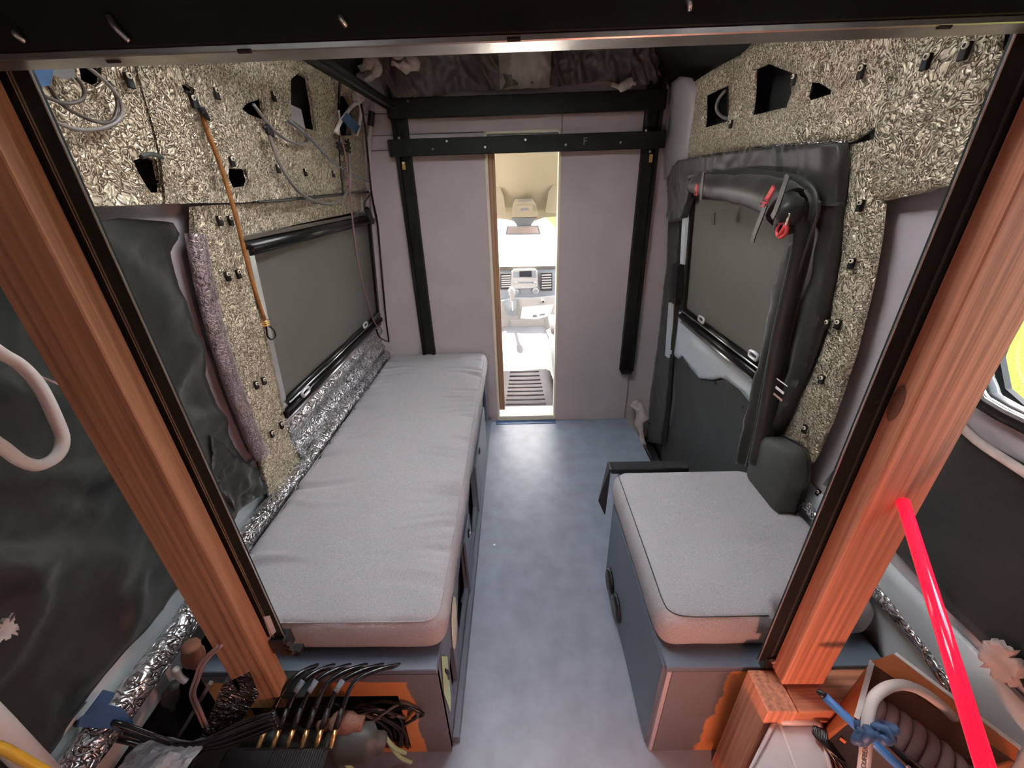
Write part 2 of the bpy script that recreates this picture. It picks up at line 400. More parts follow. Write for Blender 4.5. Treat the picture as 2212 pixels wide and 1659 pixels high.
# ---- dark outer skins of the side walls
WIN_R = [(.34, 1.055), (.605, 1.055), (.655, 1.075), (.685, 1.125), (.69, 1.20), (.685, 1.46), (.62, 1.52), (.34, 1.52)]   # rear quarter window, right side
g = wallsheet([(YR, -.3), (2.42, -.3), (2.42, 2.0), (YR, 2.0)], -1, -.07, step=.2, thick=.012)
wl = obj('wall_left', g, 'dark'); struct(wl, 'dark outer skin of the left van wall')
g = wallsheet([(YR, -.3), (2.42, -.3), (2.42, 2.0), (YR, 2.0)], 1, -.07, [WIN_R], step=.2, thick=.012)
wrt = obj('wall_right', g, 'dark'); struct(wrt, 'dark outer skin of the right van wall')

# unseen rear doors, put in closed to cut the light from behind
wb = structure('wall_back', (0, YR, 0), 'unseen rear doors of the van, closed to cut the light')
P, T, B = fill([(-.86, -.05), (.86, -.05), (.86, 1.3), (.74, 1.8), (.5, 2.0), (-.5, 2.0), (-.74, 1.8), (-.86, 1.3)], [], .2, .2)
g = MB(); g.v = [(x, YR, z) for x, z in P]; g.f = list(T); obj('unseen_rear_door_skin', g, 'van', wb)

# painted metal liners that show between the insulation
def liner(name, poly, s, off, m, parent, holes=(), d=None, st=.05): return obj(name, wallsheet(poly, s, off, holes, st, .01, d), m, parent, True)
liner('window_surround', [(YR, .36), (1.36, .36), (1.36, 1.425), (YR, 1.425)], -1, -.035, 'van', wl, d=wr(.004, 2.5, 3))
liner('lower_ledge', [(YR, .35), (1.30, .35), (1.30, .66), (YR, .66)], -1, -.022, 'vanw', wl, d=wr(.002, 2, 5))
liner('window_surround', [(YR, -.04), (1.06, -.04), (1.30, 1.50), (YR, 1.50)], 1, -.035, 'van', wrt, [WIN_R], d=wr(.004, 2.5, 9))
liner('lower_ledge', [(YR, .35), (1.06, .35), (1.06, .60), (YR, .60)], 1, -.022, 'vanw', wrt, d=wr(.002, 2, 6))
liner('front_pillar', [(2.2, -.1), (2.34, -.1), (2.34, 1.93), (2.16, 1.93), (2.14, 1.5), (2.20, 1.2)], -1, -.012, 'van', wl)
pil = WR([(1452, 180), (1470, 165), (1492, 168), (1505, 190), (1490, 300), (1486, 345), (1455, 372), (1420, 400)])
liner('front_pillar', pil, 1, .004, 'van', wrt)

# ---- rear quarter window on the right
w3 = structure('window_1', (.82, .42, 1.10), 'small rounded van window with green grass outside')
g = MB(); yz = [(y, z) for y, z in WIN_R]
g.tube([(WX(z)+.03, y, z) for y, z in yz+[yz[0]]], .02, 8, 3); obj('window_frame', g, 'plast', w3, True)
g = MB(); g.tube([(WX(z)+.008, y, z) for y, z in [(a+(-.012 if a > .4 else 0), b+.012*(1 if b < 1.3 else -1)) for a, b in yz]+[(.34, 1.112)]], .006, 8, 3); obj('chrome_lip', g, 'alu', w3, True)
P, T, B = fill(WIN_R, [], .3, .3)
g = MB(); g.v = [(WX(z)+.045, y, z) for y, z in P]; g.f = list(T); 
gl = obj('window_glass', g, 'glass', w3)

# ---- bulkhead
wf = structure('wall_front', (0, YB, 0), 'mauve bulkhead between cargo room and cab')
DX0, DX1, DZ1 = -.150, .236, 1.668
def bbox(name, x0, x1, y0, y1, z0, z1, m, par=wf, c=.002, lab=None):
    g = MB(); g.box(x0, x1, y0, y1, z0, z1, c); return obj(name, g, m, par, label=lab)
bbox('lower_panel', -.84, DX0, YB, YB+.03, 0, 1.60, 'bulk')
bbox('lower_panel', DX1, .70, YB-.006, YB+.03, 0, 1.60, 'bulk')
bbox('upper_panel', -.84, DX1, YB+.004, YB+.03, DZ1, 1.755, 'bulk')
bbox('upper_panel', DX1+.003, .84, YB+.002, YB+.03, 1.603, 1.755, 'bulk')
bbox('upper_panel', -.84, DX0, YB+.004, YB+.03, 1.603, DZ1-.003, 'bulk')
bbox('header_panel', -.84, .84, YB+.006, YB+.03, 1.758, 2.0, 'bulk')
g = MB(); g.box(-.95, DX0, YB+.031, YB+.036, -.2, 2.0); g.box(DX1, .95, YB+.041, YB+.046, -.2, 2.0); g.box(DX0, DX1, YB+.031, YB+.036, DZ1, 2.0); obj('backing_board', g, 'bulk', wf)
bbox('side_panel', .70, .88, YB+.02, YB+.04, -.17, 1.60, 'bulk')
# door opening linings
bbox('door_trim', DX0, DX0+.014, YB-.012, YB+.035, .01, DZ1, 'trimw')
bbox('wood_jamb', DX0+.014, DX0+.05, YB+.012, YB+.04, .075, DZ1-.02, 'jamb')
bbox('door_trim', DX1-.012, DX1, YB-.012, YB+.05, .01, DZ1, 'trimw')
bbox('door_trim', DX0, DX1, YB-.012, YB+.04, DZ1-.012, DZ1, 'trimw')
bbox('door_track', DX0+.016, DX1-.014, YB-.002, YB+.03, DZ1-.030, DZ1-.014, 'dash')
bbox('threshold', DX0+.01, DX1-.005, YB-.004, YB+.13, .0, .035, 'trimw', lab='pale worn threshold board')
g = MB(); g.box(DX0-.01, DX1, YB-.05, YB-.006, 0, .004); obj('threshold_tape', g, 'tape', wf)
bbox('pale_block', .745, .785, YB-.02, YB-.001, 1.55, 1.76, 'bulk')

# ================================================================== STEEL FRAMES
# black channel frame bolted to the bulkhead
fr = thing('channel_frame', 'black slotted steel channel frame bolted across the mauve bulkhead', 'frame', (0, YB-.03, .35))
def channel(name, x0, x1, z0, z1, vertical=True, y0=YB-.045, y1=YB-.008):
    g = MB()
    if vertical:
        t = (x1-x0)*.22
        g.box(x0, x1, y1-.006, y1, z0, z1); g.box(x0, x0+t, y0, y1-.006, z0, z1); g.box(x1-t, x1, y0, y1-.006, z0, z1)
    else: g.box(x0, x1, y0, y1, z0, z1, .003)
    return obj(name, g, 'steel_black', fr)
channel('upright', -.588, -.515, .50, 1.86); channel('upright', .632, .712, .365, 1.86)
g = MB(); g.box(.640, .704, YB-.046, YB-.006, .345, .365, .003); obj('end_cap', g, 'plast', fr)
channel('crossbar', -.60, .72, 1.728, 1.808, False, YB-.050, YB-.012)
cb = channel('crossbar', -.615, .735, 1.568, 1.642, False, YB-.062, YB-.046)
for px, py in ((1135, 302), (1048, 318), (1222, 313), (935, 322), (965, 305), (1340, 308), (1395, 282), (862, 298), (880, 218), (870, 352), (1405, 327)):
    p = hy(px, py, YB-.062); g = MB(); g.disc((p.x, YB-.062 if 1.56 < p.z < 1.65 else YB-.05, p.z), (0, -1, 0), .006, .004, 10); obj('bolt', g, 'alu', fr)
for px, py in ((872, 356), (1406, 340)):
    p = hy(px, py, YB-.046); g = MB(); g.box(p.x-.008, p.x+.008, YB-.05, YB-.044, p.z-.022, p.z+.014, .001); obj('slot_nut', g, 'copper', fr)
def text(name, s, size, m, parent, mtx, depth=.0006):
    cu = bpy.data.curves.new(name, 'FONT'); cu.body = s; cu.size = size; cu.extrude = depth; cu.align_x = 'CENTER'; cu.align_y = 'CENTER'
    tmp = bpy.data.objects.new(name, cu); COL.objects.link(tmp)
    dg = bpy.context.evaluated_depsgraph_get(); me = bpy.data.meshes.new_from_object(tmp.evaluated_get(dg))
    bpy.data.objects.remove(tmp); me.transform(mtx); me.materials.clear(); me.materials.append(M[m])
    o = bpy.data.objects.new(name, me); place(o, parent); return o
p = hy(1264, 306, YB-.063)
text('scratched_letter', 'F', .045, 'dash', cb, Matrix.Translation(p) @ Matrix.Rotation(math.pi/2, 4, 'X'))

# rail along the left roof edge
rl = thing('roof_rail', 'black twin steel rail along the left roof edge', 'rail', (-.58, 1.4, 1.75))
for dx, dz in ((-.012, 0), (.014, .012)):
    g = MB(); g.tube([(-.58+dx, .52, 1.772+dz), (-.58+dx, YB-.03, 1.772+dz)], .011, 10, 1); obj('rail_tube', g, 'steel_black', rl, True)
g = MB(); g.box(-.596, -.564, .52, YB-.03, 1.768, 1.774); obj('rail_web', g, 'alu_black', rl)

# overhead beam in front of the camera
bm = thing('overhead_beam', 'black steel beam across the top with a bare metal lower lip', 'beam', (0, .47, 1.55))
g = MB(); g.box(-.95, .95, .468, .474, 1.553, 1.80, .001); obj('beam_face', g, 'steel_black', bm)
g = MB(); g.box(-.95, .95, .470, .504, 1.547, 1.553, .001); obj('lower_lip', g, 'steel_bare', bm, label='bare brushed steel lip')
g = MB(); g.box(-.95, .95, .475, .55, 1.78, 1.80); obj('beam_top', g, 'steel_black', bm)
for px, py, e in ((262, 64, 2.6), (743, 47, 1), (1484, 12, 1), (50, 80, 1)):
    p = hy(px, py, .468); g = MB(); g.tube([(p.x-.002*e, .466, p.z+.0035*e), (p.x, .462, p.z), (p.x+.002*e, .466, p.z-.0035*e)], .0026, 8, 4); obj('bolt', g, 'alu', bm, True)
for px, py in ((245, 131), (528, 110), (1110, 84), (2040, 57)):
    p = hz(px, py, 1.547); g = MB(); g.tube([(p.x-.006, p.y, 1.5468), (p.x+.006, p.y, 1.5468)], .0018, 8, 1); obj('lip_slot', g, 'dark', bm)

# ================================================================== POSTS
def post(name, label, x0, x1, z0, s, m):
    t = thing(name, label, 'post', ((x0+x1)/2, .52, z0), 'timber posts under the overhead beam')
    g = MB(); g.box(x0, x1, .50, .538, z0, 1.60, .003); obj('timber', g, m, t)
    # slotted steel strip on the far side of the timber, reaching into the aisle
    xi = x1 if s < 0 else x0
    a, b = (xi-.03, xi+.033) if s < 0 else (xi-.033, xi+.03)
    zb = .56 if s < 0 else .455
    g = MB(); g.box(a, b, .5405, .546, zb, 1.80, .001); e = b if s < 0 else a
    st = obj('steel_strip', g, 'steel_black', t)
    g = MB(); g.box(e-.0008, e+.0008, .5395, .5415, zb, 1.80); obj('worn_edge', g, 'alu', t)
    g = MB(); k = xi-s*.009; g.box(k-.0007, k+.0007, .5385, .5405, zb, 1.80); g.box(k+.0025, k+.0035, .5392, .5405, zb, 1.80); obj('groove_lip', g, 'padg' if s > 0 else 'steel_bare', t)
    for z in (1.25, .80) if s < 0 else (1.12, .72):
        g = MB(); g.disc(((a+b)/2+(.012 if s < 0 else -.012), .5404, z), (0, -1, 0), .0035, .0008, 10); obj('strip_hole', g, 'dark', t)
    return t, e
pl, eL = post('timber_post', 'brown timber post on the left with a black steel strip and white sticker', -.645, -.557, .36, -1, 'wood')
pr, eR = post('timber_post', 'orange pink timber post on the right standing on a timber block', .556, .645, .438, 1, 'wood_red')
p = hy(578, 1350, .5385); g = MB(); g.prism([hy(568, 1333, .539), hy(582, 1330, .539), hy(596, 1365, .539), hy(584, 1376, .539)], (0, .001, 0)); obj('white_sticker', g, 'white', pl)
g = MB(); g.box(-.556, -.520, .53, .562, .515, .56, .004); g.box(-.545, -.50, .535, .555, .50, .515, .002); obj('foot_clamp', g, 'plast', pl)
for q in range(3):
    g = MB(); g.tube([(-.52, .532, .525+.016*q), (-.505, .525, .53+.016*q)], .005, 8, 1); obj('clamp_tooth', g, 'plast', pl)
g = MB(); g.box(-.575, -.50, .50, .556, .40, .406, .001); obj('foot_plate', g, 'steel_black', pl)
g = MB(); g.box(.538, .60, .536, .556, .42, .47, .004); obj('foot_clamp', g, 'plast', pr)
g = MB(); g.disc((.548, .535, .468), (0, -1, 0), .005, .006, 10); obj('bolt', g, 'alu', pr)

kn_ = hx(1935, 873, .5548); g = MB()
g.tube([(.5555, kn_.y, kn_.z), (.5545, kn_.y, kn_.z)], .022, 18, 1)
for i_, vv in enumerate(g.v): g.v[i_] = (vv[0], kn_.y+(vv[1]-kn_.y)*.45, kn_.z+(vv[2]-kn_.z)*1.3)
obj('knot', g, 'cardin', pr, label='dark wood knot')
tb = thing('timber_block', 'orange timber block and leg under the right post', 'timber', (.7, .49, 0))
g = MB(); g.box(.502, .565, .452, .535, 0.0, .432, .003); obj('leg', g, 'wood_red', tb)
g = MB(); g.box(.567, .825, .452, .535, .345, .432, .003); obj('beam', g, 'wood_x', tb)

# ================================================================== BENCHES
def dome_cushion(outline, z0, z1, r, sa, sb, wrinkle, name_parent, label=None):
    """upholstered slab: outline in (x,y), rounded top and bottom edges"""
    P, T, B = fill(outline, [], sa, sb)
    def z(p):
        d = edist(p, outline); e = 0 if d >= r else r-math.sqrt(max(0, r*r-(r-d)**2))
        return z1-e + wrinkle(p, d) + .006*min(1, d/.12)
    mb = MB(); n = len(P); mb.v = [(x, y, z((x, y))) for x, y in P]; mb.f = [f for f in T]
    nxt = {a: b for a, b in B}; start = B[0][0]; loop = [start]; c = nxt[start]
    while c != start and len(loop) < 99999: loop.append(c); c = nxt[c]
    cx = sum(p[0] for p in outline)/len(outline); cy = sum(p[1] for p in outline)/len(outline)
    prev = loop; L = len(loop)
    for zz, ins in ((z1-r-.012, -.004), ((z0+z1)/2, -.006), (z0+.025, -.003), (z0+.006, .006), (z0, .02)):
        cur = []
        for k, i in enumerate(loop):
            a = P[loop[k-1]]; b = P[loop[(k+1) % L]]; tx, ty = b[0]-a[0], b[1]-a[1]; h = math.hypot(tx, ty) or 1
            nx, ny = -ty/h, tx/h     # inward for counter-clockwise loops
            w = .0006*math.sin(k*.9+zz*90)
            cur.append(len(mb.v)); mb.v.append((P[i][0]+nx*(ins+w), P[i][1]+ny*(ins+w), zz))
        for k in range(L):
            j = (k+1) % L; mb.f.append((prev[j], prev[k], cur[k], cur[j]))
        prev = cur
    mb.f.append(tuple(prev))
    return mb
def roundpoly(pts, r, k=5):
    out = []
    for i in range(len(pts)):
        a, b, c = Vector(pts[i-1]), Vector(pts[i]), Vector(pts[(i+1) % len(pts)])
        ra = min(r, (a-b).length*.45, (c-b).length*.45); p = b+(a-b).normalized()*ra; q = b+(c-b).normalized()*ra
        for t in range(k+1):
            t /= k; out.append(tuple((1-t)**2*p+2*t*(1-t)*b+t*t*q))
    return out

# ---- long left bench
lb = thing('bench_box', 'long slate painted bench box under the left window blind', 'bench', (-.5, 1.45, 0))
XL0, XL1, YF = -.795, -.213, .56
g = MB(); g.box(XL0, XL1, YF, YB-.004, .378, .395, .002); obj('top_board', g, 'paint', lb)
def sidehole(pts): return [(hx(u, v, XL1).y, hx(u, v, XL1).z) for u, v in pts]
sh = [[(2.02, .06), (2.24, .06), (2.24, .33), (2.02, .33)],
      [(1.16, .06), (1.33, .04), (1.42, .10), (1.42, .30), (1.36, .335), (1.22, .30)],
      [(.80, .05), (1.03, .06), (1.05, .28), (.98, .30), (.90, .285), (.82, .20)],
      [(.655, .05), (.72, .05), (.725, .20), (.70, .25), (.66, .22)]]
P, T, B = fill([(YF+.004, 0), (YB-.005, 0), (YB-.005, .376), (YF+.004, .376)], sh, .1, .1)
g = MB(); n = len(P); g.v = [(XL1, y, z) for y, z in P]+[(XL1-.014, y, z) for y, z in P]; g.f = list(T)+[(a, b, b+n, a+n) for a, b in B]+[tuple(i+n for i in f[::-1]) for f in T]
obj('side_panel', g, 'paint', lb)
g = MB(); g.box(XL1+.0005, XL1+.02, YF+.02, YB-.006, 0, .028, .002); obj('toe_board', g, 'paint', lb)
for (y0, y1) in ((1.03, 1.17), (1.45, 2.0)):
    g = MB(); g.box(XL1+.0005, XL1+.010, y0, y1, .04, .30, .002); obj('drawer_front', g, 'paint', lb)
for y in (1.62, 1.10):
    g = MB(); g.box(XL1+.001, XL1+.016, y-.012, y+.012, .255, .285, .004); obj('latch', g, 'plast', lb)
    g = MB(); g.disc((XL1+.016, y, .272), (1, 0, 0), .004, .003, 8); obj('latch_pin', g, 'alu', lb)
p = hx(950, 1470, XL1)
g = MB(); g.prism([(XL1+.002, y, z) for y, z in ((.575, .26), (.598, .13), (.618, .16), (.645, .30), (.605, .372))], (.002, 0, 0)); obj('green_sun_patch', g, 'greenp', lb, label='pale green painted sun patch on the bench side')  # thin green plate standing in for a patch of sunlight
g = MB(); g.prism([(XL1+.002, .765+.045*math.cos(a*.6)+.02*math.sin(a*.6), .26+.075*math.sin(a*.6)) for a in range(10)], (.002, 0, 0)); obj('cream_sun_patch', g, 'cream', lb, label='cream oval painted sun patch on the bench side')  # cream plate, likewise a sunlight patch made as colour
g = MB(); g.box(XL0+.02, XL1-.03, 1.0, YB-.02, .01, .37); obj('dark_inside', g, 'dark', lb)
# front frame with its big opening
P, T, B = fill([(XL0, 0), (XL1, 0), (XL1, .377), (XL0, .377)], [[(-.735, .02), (-.325, .02), (-.322, .285), (-.735, .285)]], .06, .06)
g = MB(); n = len(P); g.v = [(x, YF, z) for x, z in P]+[(x, YF+.016, z) for x, z in P]; g.f = list(T)+[(a, b, b+n, a+n) for a, b in B]+[tuple(i+n for i in f[::-1]) for f in T]
obj('front_frame', g, M['paintL'], lb)
g = MB(); g.box(XL0+.01, XL1-.02, YF+.02, 1.0, .005, .02); g.box(XL0+.01, XL0+.02, YF+.02, 1.0, .02, .37); obj('locker_lining', g, 'dark', lb)

random.seed(11)
WRK = [(random.uniform(.7, 2.2), random.random() < .5, random.uniform(.06, .26), random.uniform(.007, .014), random.uniform(.008, .014)) for _ in range(60)]
CX0, CX1 = -.792, -.199
def wrinkL(p, d):
    x, y = p; z = 0
    for y0, right, ln, am, wd_ in WRK:
        dx = (CX1-x) if right else (x-CX0)
        if dx > ln: continue
        yy = y0 + .02*math.sin(dx*12+y0*9)
        t = (y-yy)/wd_
        if abs(t) < 3: z += am*(-math.exp(-t*t)+.7*math.exp(-(t-1.6)**2))*(1-dx/ln)*min(1, dx/.02+.2)
    return z
out = roundpoly([(CX0, .605), (CX1, .605), (CX1, YB-.012), (CX0, YB-.012)], .045)
lc = thing('bench_cushion', 'long pale grey bench cushion on the left, wrinkled along its edges', 'cushion', (-.5, 1.45, .395), 'grey seat cushions')
obj('cover', dome_cushion(out, .396, .505, .022, .022, .0085, wrinkL, None), 'cush', lc, True)
g = MB(); ins = roundpoly([(CX0+.006, .612), (CX1-.006, .612), (CX1-.006, YB-.02), (CX0+.006, YB-.02)], .045, 6)
g.tube([(x, y, .4990) for x, y in ins+[ins[0]]], .0016, 6, 1); obj('seam', g, 'cush', lc, True)

# ---- short right bench
RX0, RX1 = .330, .85
rb = thing('bench_box', 'short slate painted bench box with two black finger pulls on the right', 'bench', (.58, .85, 0))
g = MB(); g.box(RX0+.004, RX1, YF, 1.13, .378, .395, .002); obj('top_board', g, 'paint', rb)
g = MB(); g.box(RX0+.020, RX1, YF, YF+.016, .0, .377, .001); obj('front_panel', g, M['paintR'], rb)
g = MB(); g.box(RX0+.008, RX0+.019, YF, YF+.02, .0, .377, .001); obj('corner_edge', g, 'van', rb)
g = MB(); g.box(RX0, RX0+.012, YF+.012, 1.12, .012, .384, .002); obj('side_door', g, 'paint', rb)
g = MB(); g.box(RX0+.014, RX1, YF+.02, 1.13, .002, .37); obj('carcass', g, 'dark', rb)
for (u, v, ln) in ((1320, 1255, .092), (1334, 1313, .098)):
    p = hx(u, v, RX0); g = MB()
    for k in range(1): g.tube([(RX0-.001, p.y, p.z-.0), (RX0-.006, p.y, p.z), (RX0-.013, p.y, p.z)], [ln*.5, ln*.5, ln*.44], 20, 1, ell=(1, 1))
    fp = obj('finger_pull', g, 'plast', rb, True)
    g = MB(); g.tube([(RX0-.0135, p.y, p.z), (RX0-.0145, p.y, p.z)], ln*.33, 18, 1); obj('pull_dish', g, 'padg', fp)
def wrinkR(p, d):
    x, y = p; z = 0
    for y0, ln, am in ((.70, .12, .002), (.80, .16, .003), (.92, .08, .002), (.99, .10, .003), (1.06, .06, .002)):
        dx = x-.33; t = (y-y0-.03*math.sin(dx*9))/.012
        if dx < ln and abs(t) < 3: z += am*(-math.exp(-t*t)+.6*math.exp(-(t-1.6)**2))*(1-dx/ln)
    return z + .003*math.sin(x*9)*math.sin(y*8)
rc = thing('seat_cushion', 'short pale grey seat cushion lit pink on the right bench', 'cushion', (.58, .85, .395), 'grey seat cushions')
out = roundpoly([(.327, .605), (.600, .605), (.604, .645), (.700, .645), (.704, .625), (.855, .625), (.855, 1.05), (.80, 1.155), (.327, 1.155)], .045)
obj('cover', dome_cushion(out, .396, .505, .022, .016, .013, wrinkR, None), 'cush', rc, True)
ins = roundpoly([(.336, .613), (.585, .613)], .01) if False else [(.341, 1.14), (.341, .75), (.341, .655), (.352, .625), (.39, .6135), (.47, .6125), (.575, .6135)]
g = MB(); g.tube([(x, y, .5035) for x, y in ins], .0016, 6, 4); obj('seam', g, 'padg', rc, True)

# black box and folded flap behind the right bench
bb = thing('black_bin', 'black gritty bin standing behind the short right bench', 'bin', (.47, 1.2, 0))
g = MB(); g.box(.365, .60, 1.162, 1.205, .0, .482, .004); obj('bin_body', g, 'grit', bb)
g = MB(); g.box(.325, .60, 1.162, 1.208, .483, .506, .003); obj('bin_lid', g, 'grit', bb)
g = MB(); g.prism([(.322, 1.165, .505), (.322, 1.205, .505), (.295, 1.185, .34), (.318, 1.165, .29)], (-.004, 0, 0)); obj('side_flap', g, 'plast', bb)
g = MB(); g.tube([(.322, 1.205, .507), (.322, 1.162, .507)], .003, 6, 1); obj('edge_trim', g, 'alu', bb)

# grey pad against the right pillar
g = MB(); q = roundpoly([(.925, .50), (1.115, .50), (1.115, .625), (1.075, .70), (.96, .725), (.925, .66)], .03)
pd = thing('side_pad', 'thick dark grey pad leaning on the foil pillar behind the right cushion', 'pad', (.80, 1.02, .5))
n = len(q); g.v = []
for off, ins_ in ((.0, .004), (.012, 0), (.062, 0), (.072, .012)):
    cy = sum(a for a, b in q)/n; cz = sum(b for a, b in q)/n
    g.v += [(WX(b)-.002-off, a+(cy-a)*ins_*8, b+(cz-b)*ins_*8) for a, b in q]
for k in range(3): g.f += [(k*n+i, k*n+(i+1) % n, (k+1)*n+(i+1) % n, (k+1)*n+i) for i in range(n)]
g.f += [tuple(3*n+i for i in range(n)), tuple(range(n-1, -1, -1))]
obj('pad_shell', g, 'padg', pd, True)
g = MB(); g.tube([(WX(b)-.016, a, b) for a, b in q+[q[0]]], .004, 6, 1); obj('edge_piping', g, 'plast', pd, True)

# ================================================================== FOIL INSULATION, LEFT WALL
def sheet_thing(name, label, cat, poly, s, off, m, holes=(), disp=None, step=.03, group='foil sheets on the van walls', stepb=None, thick=.008):
    o = obj(name, wallsheet(poly, s, off, holes, step, thick, disp, stepb), m, None, True); return tag(o, label, cat, group)
A = wall(284, 90, -1)
F1 = WL([(190, 447), (345, 441), (352, 440), (339, 330), (326, 275), (301, 190), (284, 130)]) + [A, (.30, A[1]+.02), (.30, 1.41)]
h1 = [WL([(172, 141), (218, 141), (219, 178), (203, 186), (176, 172)]), WL([(288, 347), (310, 338), (336, 346), (345, 390), (348, 416), (326, 416), (304, 385)])]
f1 = sheet_thing('foil_sheet', 'gold tinted foil sheet at upper left beside the left post, cable loops on it', 'insulation', F1, -1, .0, 'foil', h1, wr(.006, 4, 1))
F2 = [A] + WL([(286, 130), (303, 190), (328, 275), (341, 330), (355, 440), (520, 438), (660, 424), (738, 417), (735, 300), (727, 240), (716, 190), (711, 152), (700, 110), (640, 80)])
h2 = [WL(q) for q in ([(388, 184), (400, 182), (415, 193), (413, 204), (395, 203)], [(522, 236), (531, 224), (563, 213), (566, 238), (569, 259), (536, 247)],
      [(625, 172), (640, 158), (662, 170), (672, 230), (680, 283), (652, 276), (625, 258)], [(490, 364), (527, 366), (534, 390), (530, 402), (501, 406), (491, 385)])]
f2 = sheet_thing('foil_sheet', 'large gold tinted foil sheet above the left window blind with a tall arrow shaped hole', 'insulation', F2, -1, .003, 'foil', h2, wr(.006, 4, 2))
F2c = WL([(722, 158), (760, 180), (780, 220), (785, 260), (790, 330), (799, 408), (742, 416), (738, 300), (730, 240)])
h3 = [WL([(729, 208), (744, 207), (762, 236), (762, 292), (731, 293)])]
f2c = sheet_thing('foil_sheet', 'narrow foil strip at the left front pillar with a blue taped cable', 'insulation', F2c, -1, .001, 'foil', h3, wr(.005, 6, 4), .02)
F3 = WL([(410, 446), (520, 440), (522, 520), (545, 640), (580, 780), (606, 890), (626, 960), (650, 1010), (662, 1020), (625, 1075), (590, 1098), (575, 1058), (556, 990), (520, 880), (470, 720), (432, 560), (410, 500)])
f3 = sheet_thing('foil_sheet', 'foil strip down the pillar just left of the left window blind', 'insulation', F3, -1, .006, 'foil', (), wr(.006, 5, 6), .025)
F4 = WL([(522, 443), (545, 439), (660, 428), (798, 416), (800, 452), (660, 482), (524, 514)])
f4 = sheet_thing('foil_sheet', 'recessed foil strip directly over the left blind cassette', 'insulation', F4, -1, -.012, 'foil', (), wr(.008, 8, 8), .025)
F5 = WL([(600, 895), (700, 800), (818, 700), (852, 735), (852, 750), (720, 905), (660, 985), (640, 990)])
f5 = sheet_thing('foil_sheet', 'silvery foil sheet on the sill under the left window blind', 'insulation', F5, -1, .004, 'foil2', (), lambda y, z: .012*math.sin(z*60)+wr(.004, 7, 9)(y, z), .02)
# rolled edge
rolled = [(412, 505), (425, 580), (445, 670), (475, 775), (505, 860), (540, 950), (556, 985)]
g = MB(); pts = [(-(WX(z)-.012), y, z) for y, z in WL(rolled)]
g.tube(pts, [.026]*3, 10, 6, ell=(1, .75)); tag(obj('foil_roll', g, 'foilp', None, True), 'rolled purple tinted foil edge beside the black quilted cover on the left', 'insulation')
# foil wrapped pipe behind the bench
g = MB(); pts = [(-.828, y, .497+.004*math.sin(y*9)) for y in [2.33-.08*i for i in range(27)]]
pts += [(-.828, .12, .48)]
g.tube(pts, [.031+.002*math.sin(i*1.9) for i in range(len(pts))], 14, 1)
tag(obj('wrapped_pipe', g, 'foil2', None, True), 'foil wrapped pipe running along the left wall behind the long bench', 'pipe')

def clip(par, u, v, s, two=False, h=.0125, w=.0065, m='dark', off=.012):
    y, z = wall(u, v, s); h = min(h, .0125); w = min(w, .0065); x = s*(WX(z)-off)
    g = MB(); g.box(min(x, x+s*.008), max(x, x+s*.008), y-w+.004, y+w+.004, z-h-.004, z+h-.004, .001); c = obj('rivet_clip', g, m, par)
    g = MB(); g.tube([(x-s*.001, y, z+.003), (x-s*.004, y, z+.003)], .0052, 12, 1); n_ = obj('rivet_nut', g, 'trimw', c, True)
    g = MB(); g.tube([(x-s*.0041, y, z+.003), (x-s*.0046, y, z+.003)], .0030, 8, 1); obj('nut_hole', g, 'dark', c)
for u, v in ((458, 474), (482, 474), (476, 595), (500, 590), (540, 831), (557, 822), (575, 937), (596, 918)): clip(f3, u, v, -1, off=.02)
for u, v in ((262, 168), (455, 198), (582, 205), (490, 346), (592, 362), (652, 370), (714, 374), (404, 215)): clip(f2 if u > 280 else f1, u, v, -1, h=.018, w=.009, off=.014)
# things seen through the holes
def at_wall(u, v, s, depth):
    y, z = wall(u, v, s); return Vector((s*(WX(z)+depth), y, z))
p = at_wall(652, 250, -1, .03)
g = MB(); g.box(p.x-.02, p.x+.012, p.y-.05, p.y+.05, p.z-.05, p.z+.03, .004); obj('grey_block', g, 'van', wl, label='pale block inside the arrow shaped hole')
g = MB(); a = at_wall(300, 350, -1, .02); b = at_wall(335, 410, -1, .02); g.obb(a, b, .007, .006, (1, 0, 0)); obj('inner_strut', g, 'pink', wl)
# green torn edges of the cut foil
for pts, par in (([(290, 340), (310, 333), (336, 340)], f1), ([(548, 437), (620, 431), (700, 424), (790, 415)], f4)):
    g = MB(); g.tube([(-(WX(z)-.014), y, z) for y, z in WL(pts)], .005, 6, 4); obj('torn_edge', g, M['padg'], par, True)

# ================================================================== FOIL INSULATION, RIGHT WALL
T1 = wall(1925, 40, 1)
G1 = WR([(1488, 186), (1530, 155), (1600, 118), (1640, 84), (1690, 45), (1930, 20), (1960, 100), (1905, 262), (1850, 300), (1838, 308), (1640, 320), (1540, 334), (1482, 345), (1478, 250)])
k1 = [WR(q) for q in ([(1523, 207), (1571, 184), (1572, 262), (1521, 277)], [(1630, 150), (1660, 137), (1712, 158), (1710, 200), (1698, 232), (1622, 250)], [(1748, 178), (1770, 179), (1795, 194), (1795, 203), (1745, 219), (1741, 208)])]
g1 = sheet_thing('foil_sheet', 'large gold tinted foil sheet above the sliding door window with three cut holes', 'insulation', G1, 1, .0, 'foil', k1, wr(.006, 4, 12))
G2 = WR([(1932, 20), (2230, 0), (2205, 60), (2160, 180), (2122, 280), (2097, 396), (2040, 402), (2000, 416), (1912, 434), (1884, 424), (1898, 300), (1907, 262), (1962, 100)])
k2 = [WR([(2166, 70), (2196, 64), (2186, 108), (2160, 112)])]
g2 = sheet_thing('foil_sheet', 'gold tinted foil sheet at upper right beside the right post', 'insulation', G2, 1, .004, 'foil', k2, wr(.009, 5, 14))
